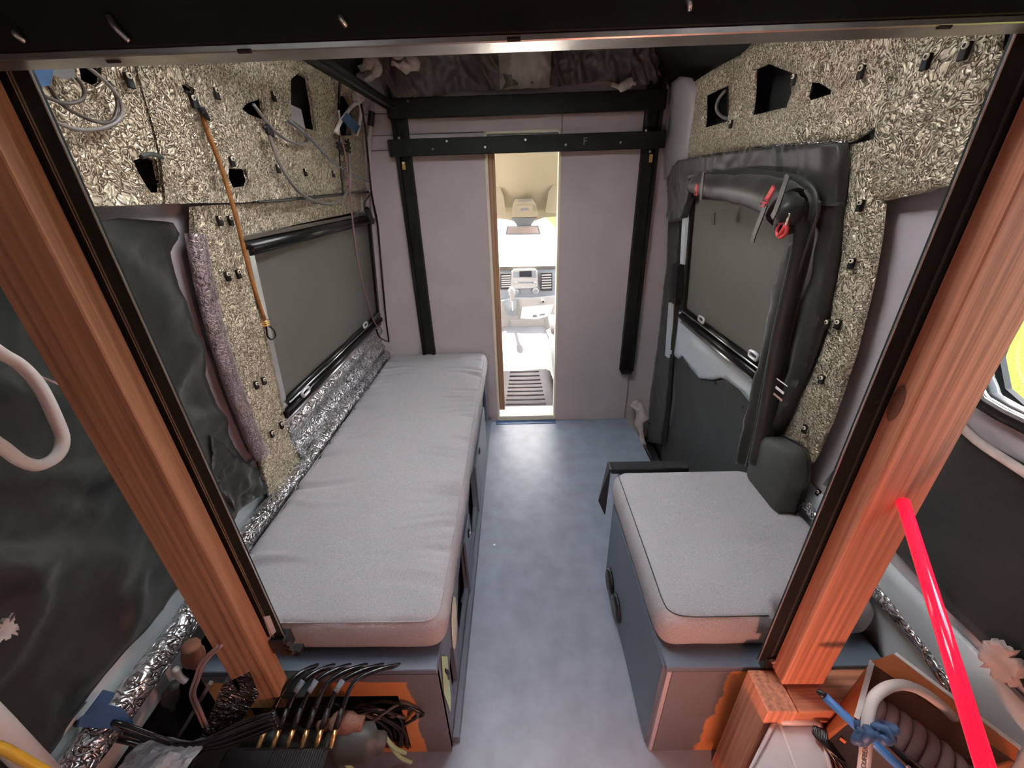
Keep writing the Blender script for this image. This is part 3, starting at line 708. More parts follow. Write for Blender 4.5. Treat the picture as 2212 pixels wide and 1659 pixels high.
G3 = WR([(1842, 312), (1895, 300), (1884, 424), (1912, 440), (1903, 520), (1885, 620), (1850, 760), (1803, 900), (1768, 980), (1755, 1000), (1695, 968), (1686, 955), (1720, 890), (1760, 800), (1797, 700), (1822, 560), (1832, 450)])
g3 = sheet_thing('foil_sheet', 'foil strip down the right pillar between the door curtain and bare metal', 'insulation', G3, 1, .004, 'foil', (), wr(.006, 5, 16), .025)
G4 = WR([(1738, 1085), (1752, 1078), (1797, 1150), (1905, 1266), (2010, 1400), (2100, 1520), (2085, 1525), (1995, 1405), (1885, 1272), (1778, 1145)])
g4 = sheet_thing('foil_strip', 'narrow foil strip low on the right wall beside the seat cushion', 'insulation', G4, 1, .014, 'foil2', (), wr(.004, 8, 17), .02, stepb=.015)
for u, v in ((1874, 440), (1855, 566), (1800, 698), (1824, 698), (1788, 818), (1750, 926)): clip(g3, u, v, 1, h=.013, w=.010, off=.016)
for u, v in ((1588, 265), (1727, 168), (1877, 150), (2022, 126), (2108, 102)): clip(g1 if u < 1950 else g2, u, v, 1, h=.014, w=.008, off=.016)
for u, v in ((1752, 1064),): clip(wrt, u, v, 1, h=.010, w=.008, off=-.020)
g = MB(); g.tube([at_wall(u, v, 1, .012) for u, v in ((1560, 196), (1545, 215), (1541, 235), (1550, 250), (1566, 258))], .006, 8, 4); obj('cable_loop', g, 'greycable', wrt, True)
g = MB()
for k in range(4): g.tube([at_wall(1690+6*k, 165+14*k, 1, .05), at_wall(1700, 190+6*k, 1, .03), at_wall(1690, 232, 1, .05)], .016, 8, 4)
obj('hidden_wadding', g, 'blackf', wrt, True)
g = MB(); g.tube([(WX(z)-.012, y, z) for y, z in WR([(1640, 317), (1740, 311), (1836, 306)])], .004, 6, 3); obj('bright_fold', g, 'foil2', g1, True)

# ================================================================== QUILTED COVERS OVER THE REAR WINDOWS
C1 = WL([(215, 476), (262, 470), (365, 482), (376, 505), (372, 545), (380, 575), (395, 620), (412, 680), (430, 745), (455, 820), (482, 900), (515, 960), (548, 1010), (582, 1056), (508, 1108), (470, 1165), (392, 1265), (340, 1330), (250, 1440), (150, 1560)]) + [(.42, .56), (.12, .55), (.12, 1.37)]
quilt = wr(.010, 5, 21); fine = wr(.004, 16, 22)
cv = sheet_thing('quilted_cover', 'black quilted cover over the rear left window behind the timber post', 'cover', C1, -1, -.008, 'blackf', (), lambda y, z: max(-.012, 1.5*quilt(y, z)+1.4*fine(y, z)+.014*abs(math.sin((y*1.1+z)*11+2*noise.noise(Vector((y*3, z*3, 1)))))**6), .014, 'quilted rear window covers')
def dropw(p): return p
g = MB()
C1b = WL([(455, 940), (500, 985), (548, 1012), (583, 1057), (510, 1110), (480, 1060), (462, 1010)])
obj('crumpled_corner', wallsheet(C1b, -1, .0, (), .010, .006, wr(.016, 14, 25)), 'blackf', cv, True)
C2 = WR([(2022, 437), (2100, 424), (2140, 420)]) + [(.745, 1.41), (.745, 1.13), (.71, 1.04), (.63, .99), (.12, .985), (.12, .50)] + WR([(2212, 1510), (2112, 1402), (2031, 1319), (1970, 1252), (1825, 1090), (1765, 1046), (1810, 985), (1878, 880), (1920, 790), (1960, 697), (1973, 658), (2009, 540), (2010, 455)])
q2 = wr(.006, 5, 31)
cr = sheet_thing('quilted_cover', 'black quilted cover around the small right rear window', 'cover', C2, 1, -.018, 'blackf', (), lambda y, z: q2(y, z)+.004*math.sin((y*.6+z)*18)**8, .022, 'quilted rear window covers')
g = MB(); g.tube([(WX(z)+.006, y, z) for y, z in [(.13, .985), (.3, .99), (.45, .983), (.55, .988), (.63, 1.0), (.70, 1.045)]], .008, 7, 4); obj('torn_white_edge', g, 'foam', cr, True)
for u, v, s, r, lab in ((2165, 1430, 1, .035, 'torn pale foam patch on the black cover at right'), (8, 1358, -1, .018, 'small pink white foam scrap on the black cover at far left')):
    y0, z0 = wall(u, v, s); g = MB(); n = 44
    pts = [(y0+r*(1+.75*noise.noise(Vector((i*.9, u, 0))))*math.cos(2*math.pi*i/n)*.8, z0+r*(1+.75*noise.noise(Vector((i*.9, u, 0))))*math.sin(2*math.pi*i/n)) for i in range(n)]
    tag(obj('foam_patch', wallsheet(pts, s, .006, (), .007, .012, wr(.006, 40, 3)), 'foam', None, True), lab, 'foam')

# ================================================================== LEFT WINDOW BLIND
def wp(y, z, s, off): return Vector((s*(WX(z)-off), y, z))
def blind(name, label, s, yN, yF, zB, zT, off):
    t = thing(name, label, 'window blind', wp((yN+yF)/2, zB, s, off), 'roller blinds on the side windows')
    g = MB(); n = 8; vs = []
    for i in range(n+1):
        z = zB+(zT-zB)*i/n
        for y in (yN, yF): vs.append(wp(y, z, s, off))
    g.add(vs, [(2*i, 2*i+1, 2*i+3, 2*i+2) for i in range(n)]); obj('screen', g, 'blind', t)
    g = MB(); g.tube([wp(yN-.02, zT+.012, s, off+.012), wp(yF+.012, zT+.012, s, off+.012)], .020, 14, 1); obj('cassette', g, 'alu_black', t, True)
    g = MB(); g.obb(wp(yN-.02, zT+.040, s, off-.002), wp(yF+.012, zT+.040, s, off-.002), .012, .012, (1, 0, 0)); obj('cassette_trim', g, 'browncable', t)
    for y, m in ((yN-.012, 'alu' if s < 0 else 'alu_black'), (yF+.006, 'alu_black')):
        g = MB(); vs = []
        for i in range(7):
            z = zB-.02+(zT-zB+.03)*i/6
            for dy, do in ((-.012, -.004), (.012, -.004), (.012, .014), (-.012, .014)): vs.append(wp(y+dy, z, s, off+do))
        fs = []
        for i in range(6): fs += [(4*i+k, 4*i+(k+1) % 4, 4*i+4+(k+1) % 4, 4*i+4+k) for k in range(4)]
        g.add(vs, fs+[(0, 1, 2, 3), (24, 25, 26, 27)]); obj('side_rail', g, m, t)
    g = MB(); g.tube([wp(yN, zB+.004, s, off+.010), wp(yF, zB+.004, s, off+.010)], .013, 10, 1, ell=(.8, 1)); obj('bottom_bar', g, 'alu_black', t, True)
    g = MB(); g.tube([wp(yN, zB+.002, s, off+.024), wp(yF, zB+.002, s, off+.024)], .0035, 8, 1); obj('pull_rod', g, 'alu', t, True)
    g = MB(); g.tube([wp(yN-.02, zB-.032, s, off+.012), wp(yF+.015, zB-.032, s, off+.012)], .017, 10, 1); obj('sill_bar', g, 'alu_black', t, True)
    g = MB(); g.tube([wp(yN-.03, zB-.062, s, off+.006), wp(yF+.015, zB-.062, s, off+.006)], .011, 10, 1); obj('sill_strip', g, 'alu', t, True)
    return t
def pullclip(par, p, s):
    g = MB()
    ring = [(0, -.020, -.010), (0, .020, -.010), (0, .026, 0), (0, .020, .010), (0, -.020, .010), (0, -.026, 0)]
    g.tube([Vector(p)+Vector(r) for r in ring+[ring[0]]], .0055, 8, 3); c = obj('pull_clip', g, 'clear', par, True)
    g = MB(); g.box(p[0]-.003, p[0]+.003, p[1]-.016, p[1]+.016, p[2]-.012, p[2]-.006); obj('clip_tab', g, 'clear', c)
bl = blind('roller_blind', 'charcoal roller blind pulled down over the left window', -1, 1.235, 2.305, .765, 1.272, .002)
for u, v in ((660, 846), (789, 702)):
    p = hx(u, v, -(WX(.76)-.032)); pullclip(bl, p, -1)
br = blind('roller_blind', 'charcoal roller blind in the sliding door window on the right', 1, 1.16, 1.965, .845, 1.36, -.010)
for u, v in ((1515, 690), (1628, 768)):
    p = hx(u, v, WX(.84)-.022); pullclip(br, p, 1)

# ================================================================== SLIDING DOOR
sd = structure('door_1', (.85, 1.7, 0), 'white sliding door with black lower panel')
obj('door_skin', wallsheet([(1.08, -.17), (2.33, -.17), (2.33, 1.52), (1.08, 1.52)], 1, -.045, [[(1.17, .85), (1.95, .85), (1.95, 1.35), (1.17, 1.35)]], .05, .012), 'vanw', sd, True)
trim = WR([(1445, 660), (1492, 705), (1655, 815), (1648, 905), (1625, 893), (1585, 842), (1560, 822), (1545, 816), (1525, 821), (1500, 817), (1482, 795), (1464, 768), (1455, 775), (1446, 766)])
obj('white_trim', wallsheet(trim, 1, -.022, (), .02, .014, lambda y, z: .016*math.exp(-((y-1.83)/.09)**2-((z-.72)/.05)**2)), 'vanw', sd, True)
low = WR([(1440, 690), (1464, 768), (1482, 795), (1500, 817), (1525, 821), (1545, 816), (1560, 822), (1585, 842), (1625, 893), (1660, 935)]) + [(1.12, -.16), (2.10, -.16), (2.06, .3)]
lp_ = obj('lower_panel', wallsheet(low, 1, -.034, (), .04, .01, wr(.003, 3, 40)), 'blackf', sd, True)
for u, v in ((1531, 828), (1587, 880), (1428, 905)):
    y, z = wall(u, v, 1); g = MB(); g.disc((WX(z)+.030, y, z), (-1, 0, 0), .006, .004, 8); obj('panel_stud', g, 'plast', lp_)
g = MB(); g.tube([(WX(z)+.012, y, z) for y, z in WR([(1436, 768), (1427, 850), (1428, 870), (1436, 885), (1433, 900)])], .006, 6, 4); obj('latch_wire', g, 'alu', sd, True)
g = MB()
for u0, v0, u1, v1 in ((1484, 455, 1478, 570), (1452, 655, 1444, 770)):
    (ya, za), (yb, zb) = wall(u0, v0, 1), wall(u1, v1, 1); g.obb((WX(za)-.002, ya, za), (WX(zb)-.002, yb, zb), .02, .045, (0, 1, 0))
obj('door_edge_metal', g, 'vanw', sd)
g = MB(); (ya, za), (yb, zb) = wall(1468, 570, 1), wall(1462, 655, 1); g.obb((WX(za)-.006, ya, za), (WX(zb)-.006, yb, zb), .03, .07, (0, 1, 0)); obj('door_seal_block', g, 'plast', sd)
# black seal strip round the front edge of the door
S1 = WR([(1480, 346), (1500, 372), (1470, 420), (1466, 520), (1462, 620), (1448, 760), (1440, 880), (1430, 960), (1398, 955), (1405, 850), (1425, 700), (1440, 560), (1447, 440), (1454, 385), (1464, 360)])
tag(obj('door_seal_cover', wallsheet(S1, 1, .000, (), .02, .02, wr(.004, 6, 41)), 'blackf', None, True), 'black fabric strip down the front edge of the sliding door', 'cover')

# ================================================================== DOOR CURTAIN
dc = thing('door_curtain', 'dark olive zip curtain round the sliding door window, rolled flap on top', 'curtain', (.78, 1.6, .5))
CUR = WR([(1482, 346), (1540, 334), (1640, 320), (1838, 308), (1842, 340), (1833, 430), (1825, 520), (1812, 610), (1792, 700), (1757, 800), (1718, 890), (1684, 955), (1660, 1008), (1612, 1002), (1628, 930), (1643, 840), (1665, 740), (1690, 630), (1725, 530), (1752, 460), (1758, 425), (1745, 402), (1700, 388), (1600, 378), (1530, 374), (1508, 384), (1502, 430), (1488, 470), (1462, 480), (1452, 470), (1454, 385), (1464, 362)])
def curd(y, z):
    f = wr(.010, 6, 51)(y, z) + .003*math.sin(y*55+20*noise.noise(Vector((y*6, z*3, 0))))*max(0, min(1, (z-1.36)/.1)) + .014*math.sin(y*85+z*6)*max(0, min(1, (1.2-z)/.4))
    return f+.012
obj('curtain_panel', wallsheet(CUR, 1, .018, (), .013, .012, curd), 'olive', dc, True)
def wrp(pts, off): return [(WX(z)-off, y, z) for y, z in (wall(u, v, 1, off) for u, v in pts)]
zipL = [(1512, 382), (1600, 372), (1660, 378), (1720, 388), (1750, 405), (1762, 430), (1757, 465), (1732, 535), (1700, 640), (1676, 740), (1655, 840), (1640, 930), (1622, 1002)]
g = MB(); g.tube(wrp(zipL, .052), .011, 8, 5, ell=(.5, 1)); z1_ = obj('zip_band', g, 'blackf', dc, True)
g = MB(); g.tube(wrp([(u-10, v+6) for u, v in zipL[4:]], .058), .004, 6, 5); obj('zip_edge', g, 'olive', dc, True)
g = MB(); g.tube(wrp([(u+8, v+4) for u, v in zipL[5:]], .064), .0035, 6, 5); obj('zip_edge', g, 'olive', dc, True)
# hanging gathered strip beside the zip
g = MB(); path = wrp([(1735, 440), (1735, 520), (1708, 640), (1685, 740), (1668, 840), (1652, 930), (1636, 1000)], .060)
g.tube(path, [.026, .03], 12, 6, ell=(.55, 1)); obj('gathered_strip', g, 'blackf', dc, True)
# rolled flap
g = MB(); path = wrp([(1506, 398), (1560, 405), (1620, 412), (1675, 425), (1702, 450)], .075)
P_ = [Vector(p) for p in path]; g.tube(path, [.036, .040, .044, .046, .05], 16, 6)
fl_ = obj('rolled_flap', g, 'olive', dc, True)
fl_.data.transform(Matrix.Identity(4))
for vtx in fl_.data.vertices:
    nn = noise.noise(vtx.co*22); vtx.co.z += .005*nn; vtx.co.x -= .006*noise.noise(vtx.co*35)
g = MB(); g.tube(wrp([(1690, 425), (1708, 455), (1700, 480), (1705, 500)], .085), [.030, .035, .03, .018], 12, 6); obj('rolled_bunch', g, 'blackf', dc, True)
for pts, m, nm in (([(1520, 372), (1517, 395), (1514, 432)], 'olive', 'tie_strap'), ([(1702, 378), (1690, 415), (1676, 455), (1668, 470)], 'olive', 'tie_strap'), ([(1655, 440), (1640, 480), (1630, 505), (1625, 522)], 'olive', 'tie_strap'), ([(1542, 460), (1541, 486)], 'blackf', 'tie_strap')):
    q = wrp(pts, .136 if len(pts) > 2 else .05); g = MB(); 
    for a, b in zip(q, q[1:]): g.obb(a, b, .018, .003, (1, 0, 0))
    obj(nm, g, m, dc)
for pts in ([(1672, 404), (1664, 418), (1656, 432)], [(1506, 398), (1504, 412)]):
    q = wrp(pts, .139); g = MB()
    for a, b in zip(q, q[1:]): g.obb(a, b, .015, .004, (1, 0, 0))
    obj('red_strap', g, 'red', dc, label='red webbing pull')
for u, v in ((1654, 434), (1648, 441), (1503, 418)):
    p = wrp([(u, v)], .143)[0]; g = MB(); g.tube([(p[0], p[1]+a*.009, p[2]+b*.005) for a, b in ((-1, -1), (1, -1), (1, 1), (-1, 1), (-1, -1))], .0018, 6, 1); obj('buckle', g, 'red', dc)
p = wrp([(1689, 497)], .11)[0]; g = MB(); g.tube([(p[0], p[1]+.021*math.cos(t*.6), p[2]+.017*math.sin(t*.6)) for t in range(12)], .0045, 8, 2)
g.tube([(p[0], p[1]-.015, p[2]+.02), (p[0], p[1]+.004, p[2]-.016)], .006, 6, 1); obj('red_ring', g, 'red', dc, True, label='dark red ring on the rolled flap')
g = MB(); g.tube(wrp([(1706, 460), (1702, 474), (1698, 486)], .118), .003, 6, 3); obj('snap_hook', g, 'alu', dc, True)
q = wrp([(1685, 818), (1690, 817)], .098)
for (ua, va, ub, vb, m) in ((1680, 820, 1699, 832, 'white'), (1677, 840, 1692, 846, 'white'), (1674, 850, 1688, 866, 'pink')):
    a = wrp([(ua, va)], .096)[0]; b = wrp([(ub, vb)], .096)[0]
    g = MB(); g.box(a[0]-.0012, a[0]+.0005, min(a[1], b[1])-.004, max(a[1], b[1])+.004, min(a[2], b[2]), max(a[2], b[2]), 0); obj('sewn_label', g, m, dc, label='white sewn label on the curtain')
g = MB(); g.tube(wrp([(1820, 440), (1790, 442), (1765, 436)], .04), .004, 6, 3); obj('seam_band', g, 'blackf', dc, True)

# white crumpled foam in the door corner
g = MB(); p0 = Vector((.765, 2.24, -.05)); 
g.tube([(.80, 2.20, -.12), (.775, 2.24, .0), (.79, 2.26, .07), (.76, 2.28, .13), (.75, 2.28, .15)], [.02, .03, .038, .035, .02], 10, 4)
fo = obj('foam_lump', g, 'foam', None, True); tag(fo, 'ragged white foam lump at the foot of the bulkhead beside the step well', 'foam')
for vtx in fo.data.vertices: vtx.co += Vector((noise.noise(vtx.co*25), noise.noise(vtx.co*25+Vector((5, 5, 5))), noise.noise(vtx.co*25+Vector((9, 0, 2)))))*.018

# ================================================================== CEILING INSULATION
ci = thing('ceiling_batt', 'crumpled black insulation batt sagging over the bulkhead', 'insulation', (0, 2.2, 1.83))
def batt(x0, x1, nx, ny, seed, m, zlow, name, amp=1.0, bulge=.10, dy=0.0):
    g = MB(); vs = []
    for j in range(ny+1):
        t = j/ny
        for i in range(nx+1):
            x = x0+(x1-x0)*i/nx
            zl = zlow(x) if callable(zlow) else zlow
            y = YB-.006 - (bulge*math.sin(math.pi*min(1, t*1.15)*.55) + .75*max(0, t-.35)**1.5)
            z = zl + (2.0-zl)*min(1, (t*1.5)**.8) - .03*max(0, t-.5)
            p = Vector((x*7+seed, t*2.2, seed*.7))
            fold = abs(noise.noise(Vector((x*13+seed+2*t, t*1.2, 3.1))))
            d = amp*(.030*noise.noise(p)+.018*noise.noise(p*2.7)-.05*(1-min(1, fold*4))**2*.6+.010*noise.noise(p*6))
            vs.append((x, y+d*1.3-.02+dy*min(1, t*4+.2)*(1 if dy == 0 else math.sin(math.pi*(i+.5)/(nx+1))**.4), z+d*.5 if j > 0 else z))
    fs = [(j*(nx+1)+i, j*(nx+1)+i+1, (j+1)*(nx+1)+i+1, (j+1)*(nx+1)+i) for j in range(ny) for i in range(nx)]
    g.add(vs, fs); return obj(name, g, m, ci, True)
batt(-.60, .66, 150, 34, 2.0, M['battf'], lambda x: 1.845-.035*abs(x-.25)-.04*max(0, -x-.2)+.006*math.sin(x*19), 'batt_skin')
batt(-.06, .17, 40, 26, 7.3, M['battg'], 1.828, 'hanging_flap', .5, .15, -.065)
g = MB(); p = hy(1345, 182, YB-.08)
g.tube([(p.x-.05, p.y, p.z), (p.x-.01, p.y-.01, p.z-.012), (p.x+.03, p.y, p.z+.004), (p.x+.06, p.y, p.z)], [.008, .02, .022, .008], 8, 4)
wt = obj('white_tuft', g, 'foam', ci, True)
for u, v, r in ((740, 105, .0), ): pass
for pts, m in (([(775, 150), (800, 135), (815, 150), (795, 175)], 'foam'), ([(850, 120), (890, 132), (880, 142), (845, 138)], 'foam'), ([(1480, 86), (1530, 96), (1500, 88)], 'foam')):
    q = [hy(u, v, 2.10) for u, v in pts]; g = MB(); g.tube(q, [.012, .028, .022, .010], 8, 5); o = obj('white_wadding', g, m, ci, True)
    for vtx in o.data.vertices: vtx.co += Vector((noise.noise(vtx.co*30), noise.noise(vtx.co*30+Vector((5, 5, 5))), noise.noise(vtx.co*30+Vector((9, 0, 2)))))*.016
# wadding hanging behind the left rail
g = MB(); q = [hy(u, v, 2.14) for u, v in ((800, 150), (785, 180), (775, 210), (783, 225))]; g.tube(q, [.02, .03, .03, .018], 10, 5)
o = tag(obj('wadding_tuft', g, 'foam', None, True), 'pinkish tuft of wadding hanging behind the left roof rail', 'wadding')
for vtx in o.data.vertices: vtx.co += Vector((noise.noise(vtx.co*30), noise.noise(vtx.co*30+Vector((5, 5, 5))), noise.noise(vtx.co*30+Vector((9, 0, 2)))))*.016

# ================================================================== CORDS AND CABLES ON THE LEFT WALL
def lw(pts, off): return [(-(WX(z)-off), min(y, 2.318), z) for y, z in (wall(u, v, -1, off) for u, v in pts)]
def cord(name, label, cat, pts, r, m, off=.03, group=None, sub=6, plane=None):
    g = MB(); q = lw(pts, off) if plane is None else [hx(u, v, plane) for u, v in pts]
    g.tube(q, r, 8, sub); return tag(obj(name, g, m, None, True), label, cat, group)
# orange bungee with hook
bg_ = thing('bungee_cord', 'orange braided bungee cord with a wire hook hanging in front of the left blind', 'cord', hx(590, 725, -.74), 'bungee cords hanging on the left wall')
P1 = [(436, 246), (450, 290), (470, 340), (490, 400), (510, 470), (530, 550), (550, 625), (572, 692)]
q1 = [hx(u, v, -.735) for u, v in P1]
g = MB(); g.tube(q1, .0056, 10, 5); obj('braid', g, 'bungee', bg_, True)
g = MB(); g.tube([hx(u, v, -.737) for u, v in ((402, 198), (412, 205), (422, 215), (433, 240))], .004, 8, 4); obj('elastic_loop', g, 'cord_black', bg_, True)
g = MB()
for k in range(6): g.tube([hx(428+3*k, 232+3*k, -.73), hx(440+2*k, 236+4*k, -.722), hx(434+3*k, 246+2*k, -.73)], .0045, 6, 3)
obj('knot', g, 'cord_black', bg_, True)
g = MB()
for k in range(3): g.disc(q1[-1]+Vector((0, 0, -.006*k)), (0, 0, -1), .011, .004, 10)
obj('hook_ferrule', g, 'copper', bg_, True)
g = MB(); g.tube([hx(u, v, -.735) for u, v in ((573, 700), (576, 712), (578, 726), (586, 733), (595, 727), (592, 714), (583, 706))], .0028, 8, 4); obj('wire_hook', g, 'alu_black', bg_, True)
# dark cord looping right
b2 = thing('bungee_cord', 'slim dark bungee cord drooping in a loop under the arrow shaped hole', 'cord', hx(700, 438, -.72), 'bungee cords hanging on the left wall')
g = MB(); g.tube(lw([(578, 282), (588, 310), (600, 345), (622, 385), (650, 418), (690, 438), (725, 438), (748, 418), (757, 395), (755, 350), (753, 318)], .035), .0055, 8, 5); obj('braid', g, 'greycable', b2, True)
g = MB()
for k in range(5): g.tube(lw([(570+3*k, 276+3*k), (580+2*k, 272+4*k), (577+3*k, 288+2*k)], .038), .005, 6, 3)
obj('knot', g, 'cord_black', b2, True)
cord('grey_cable', 'grey cable looping out of the dark wedge shaped hole', 'cable', [(548, 226), (562, 245), (575, 262), (595, 285), (625, 305), (650, 312), (664, 306), (655, 286), (635, 270), (622, 262)], .005, 'greycable', .02)
cord('blue_white_cord', 'blue and white braided cord sagging toward the bulkhead corner', 'cord', [(625, 262), (650, 282), (680, 310), (710, 342), (745, 368), (780, 386), (803, 392), (812, 375), (816, 330), (822, 290), (832, 240)], .004, 'cordb', .03)
cord('red_white_cord', 'red and white braided cord hanging in front of the left blind', 'cord', [(738, 302), (748, 350), (756, 420), (762, 480), (769, 540), (780, 600), (795, 655), (806, 690), (816, 706)], .0036, 'cordr', .045)
cord('black_cable', 'black cable hanging down the bulkhead corner to the bench', 'cable', [(780, 225), (788, 270), (795, 340), (803, 420), (815, 480), (822, 540), (826, 590), (838, 640), (850, 680), (850, 720), (838, 738), (820, 728), (813, 712)], .0048, 'blackcable', .05)
cord('thin_black_cord', 'thin black cord hanging from the taped cable hole', 'cord', [(733, 294), (733, 330), (737, 380), (741, 425)], .003, 'cord_black', .02)
cord('thin_black_cord', 'thin black cord just right of the red and white cord', 'cord', [(752, 300), (756, 340), (757, 380), (752, 405)], .004, 'cord_black', .02)
b3 = thing('cord_knots', 'cluster of black cord knots under the blue taped cable', 'knot', hx(745, 320, -.73))
for k, (u, v) in enumerate(((732, 315), (741, 318), (751, 312), (752, 322), (738, 326))):
    g = MB(); q = lw([(u-4, v-6), (u+4, v-3), (u-3, v+3), (u+4, v+6)], .04); g.tube(q, .006, 6, 3); obj('knot', g, 'cord_black', b3, True)
# white cable bound with blue tape
wc = thing('taped_cable', 'white cable loop bound with blue tape at the left front pillar', 'cable', hx(752, 280, -.72))
g = MB(); g.tube(lw([(725, 285), (735, 265), (748, 245), (762, 228), (775, 223), (780, 240), (776, 270), (770, 292)], .04), .007, 8, 5); obj('cable_loop', g, 'whitecable', wc, True)
g = MB(); g.tube(lw([(732, 238), (734, 262), (730, 290)], .03), .004, 8, 4); obj('cable_tail', g, 'whitecable', wc, True)
g = MB(); q = lw([(748, 244), (776, 273), (768, 290), (737, 258)], .055); g.prism(q, (.004, 0, 0)); obj('blue_tape', g, 'tape', wc)
# conduit and cables in the corner
cord('pale_conduit', 'pale flat conduit running down the left bulkhead corner', 'conduit', [(834, 235), (830, 270), (824, 330), (818, 375), (812, 420), (808, 470)], .010, 'van', .03)
cord('black_connector', 'black plug connector beside the pale conduit', 'connector', [(818, 248), (819, 262), (820, 280)], .016, 'plast', .03)
cord('pink_wire', 'thin brown wire beside the pale conduit', 'wire', [(820, 285), (821, 330), (816, 380), (806, 400), (800, 420), (786, 440), (795, 465), (800, 480)], .004, 'browncable', .03)
cord('dark_plug', 'dark plug hanging at the right end of the left blind cassette', 'connector', [(792, 452), (798, 466), (804, 480)], .015, 'plast', .05)
cord('ceiling_wire', 'black wire rising behind the left roof rail', 'wire', [(735, 175), (733, 200), (732, 225)], .005, 'blackcable', .02)
# cable loops at top left
cord('brown_cable', 'outer brown cable loop on the foil at upper left', 'cable', [(185, 142), (215, 165), (245, 195), (262, 225), (262, 250), (245, 268), (215, 278), (170, 280), (130, 268), (110, 255)], .0032, 'greycable', .025, 'cable loops on the left foil')
cord('brown_cable', 'inner brown cable loop on the foil at upper left', 'cable', [(165, 168), (180, 190), (180, 212), (160, 222), (135, 222), (105, 212), (88, 203)], .003, 'browncable', .025, 'cable loops on the left foil')
cord('brown_cable', 'middle brown cable loop on the foil at upper left', 'cable', [(235, 175), (250, 205), (253, 235), (240, 262), (205, 262), (165, 245), (130, 222), (105, 185)], .003, 'browncable', .022, 'cable loops on the left foil')
g = MB(); g.prism(lw([(62, 144), (112, 143), (104, 185), (85, 187)], .03), (.004, 0, 0)); tag(obj('blue_tape', g, 'tape'), 'blue tape patch on the foil at upper left', 'tape')
g = MB(); g.prism(lw([(112, 143), (155, 141), (158, 165), (140, 172), (107, 162)], .02), (.004, 0, 0)); tag(obj('foil_scrap', g, 'alu'), 'bright foil scrap beside the blue tape at upper left', 'foil')

# white hose and metal hook at the far left edge
cord('white_hose', 'pinkish white hose curling in front of the black cover at far left', 'hose', [(-60, 720), (0, 762), (45, 790), (85, 835), (118, 900), (135, 950), (122, 985), (85, 1005), (45, 995), (0, 962), (-50, 930)], .0085, 'whitecable', .0, plane=-.70)
cord('thin_wire', 'thin pink wire hanging on the black cover at far left', 'wire', [(-20, 740), (40, 790), (90, 815), (150, 840)], .002, 'pink', .0, plane=-.76)
hk = thing('metal_bracket', 'small metal bracket showing left of the timber post', 'bracket', hx(10, 600, -.74))
for a, b in (((-12, 560), (10, 612)), ((10, 626), (34, 612)), ((10, 612), (24, 596)), ((16, 585), (22, 592)), ((2, 565), (8, 590))):
    g = MB(); g.obb(hx(*a, -.74), hx(*b, -.74), .006, .006, (1, 0, 0)); obj('bracket_bar', g, 'alu', hk)

# ================================================================== THE CAB BEYOND THE DOORWAY
cab = structure('cab_shell', (0, 3, 0), 'driver cab beyond the doorway')
def cbox(name, x0, x1, y0, y1, z0, z1, m, par=cab, c=.01, lab=None, smooth=False):
    g = MB(); g.box(x0, x1, y0, y1, z0, z1, c); return obj(name, g, m, par, smooth, lab)
cbox('cab_floor', -.9, .9, YB+.03, 4.2, -.25, -.20, 'rubber')
cbox('cab_side', -.95, -.90, YB+.03, 4.1, -.25, .75, 'dash'); cbox('cab_side', .90, .95, YB+.03, 4.1, -.25, .75, 'dash')
# headliner
g = MB(); HL = [(YB+.02, 1.86), (2.55, 1.80), (2.8, 1.70), (3.0, 1.58), (3.10, 1.47), (3.18, 1.38), (3.26, hy(1130, 470, 3.26).z)]
nx = 24; vs = []
for y, z in HL:
    for i in range(nx+1):
        x = -.9+1.8*i/nx; dip = -.03*math.exp(-((abs(x-.06)-.0)/.13)**4)*(1 if y > 3.05 else 0)
        vs.append((x, y, z+dip-.05*abs(x)**3))
g.add(vs, [(j*(nx+1)+i, j*(nx+1)+i+1, (j+1)*(nx+1)+i+1, (j+1)*(nx+1)+i) for j in range(len(HL)-1) for i in range(nx)])
obj('headliner', g, 'beige', cab, True, 'beige cab headliner')
g = MB(); vs = []
for y, z in HL: vs += [(-1, y, z+.07), (1, y, z+.07)]
g.add(vs, [(2*j, 2*j+1, 2*j+3, 2*j+2) for j in range(len(HL)-1)]); obj('cab_roof', g, 'dark', cab)
# sun visors
def yp(u, v, y): return hy(u, v, y)
for lab, pts in (('beige sun visor at the left of the windscreen', [(1030, 402), (1080, 404), (1088, 425), (1093, 462), (1030, 460)]), ('beige sun visor at the right of the windscreen', [(1178, 455), (1185, 415), (1195, 400), (1208, 394), (1290, 390), (1290, 460), (1180, 460)])):
    q = [yp(u, v, 3.14) for u, v in pts]; g = MB(); g.prism(q, (0, .02, 0)); o = tag(obj('sun_visor', g, 'beige'), lab, 'visor', 'sun visors')
# overhead console
oc = thing('overhead_console', 'beige overhead console above the rear view mirror', 'console', yp(1131, 468, 3.12))
q = [yp(u, v, 3.10) for u, v in ((1105, 470), (1108, 440), (1113, 430), (1150, 429), (1157, 440), (1164, 468))]; g = MB(); g.prism(q, (0, .08, 0)); obj('console_shell', g, 'beige', oc)
q = [yp(u, v, 3.092) for u, v in ((1115, 460), (1118, 444), (1150, 443), (1152, 459))]; g = MB(); g.prism(q, (0, .008, 0)); obj('console_lid', g, 'beige', oc)
for pts in (((1125, 455), (1125, 450), (1142, 449), (1142, 454)), ((1119, 435), (1119, 432), (1148, 431), (1148, 434))):
    g = MB(); g.prism([yp(u, v, 3.090) for u, v in pts], (0, .003, 0)); obj('console_slot', g, 'dash', oc)
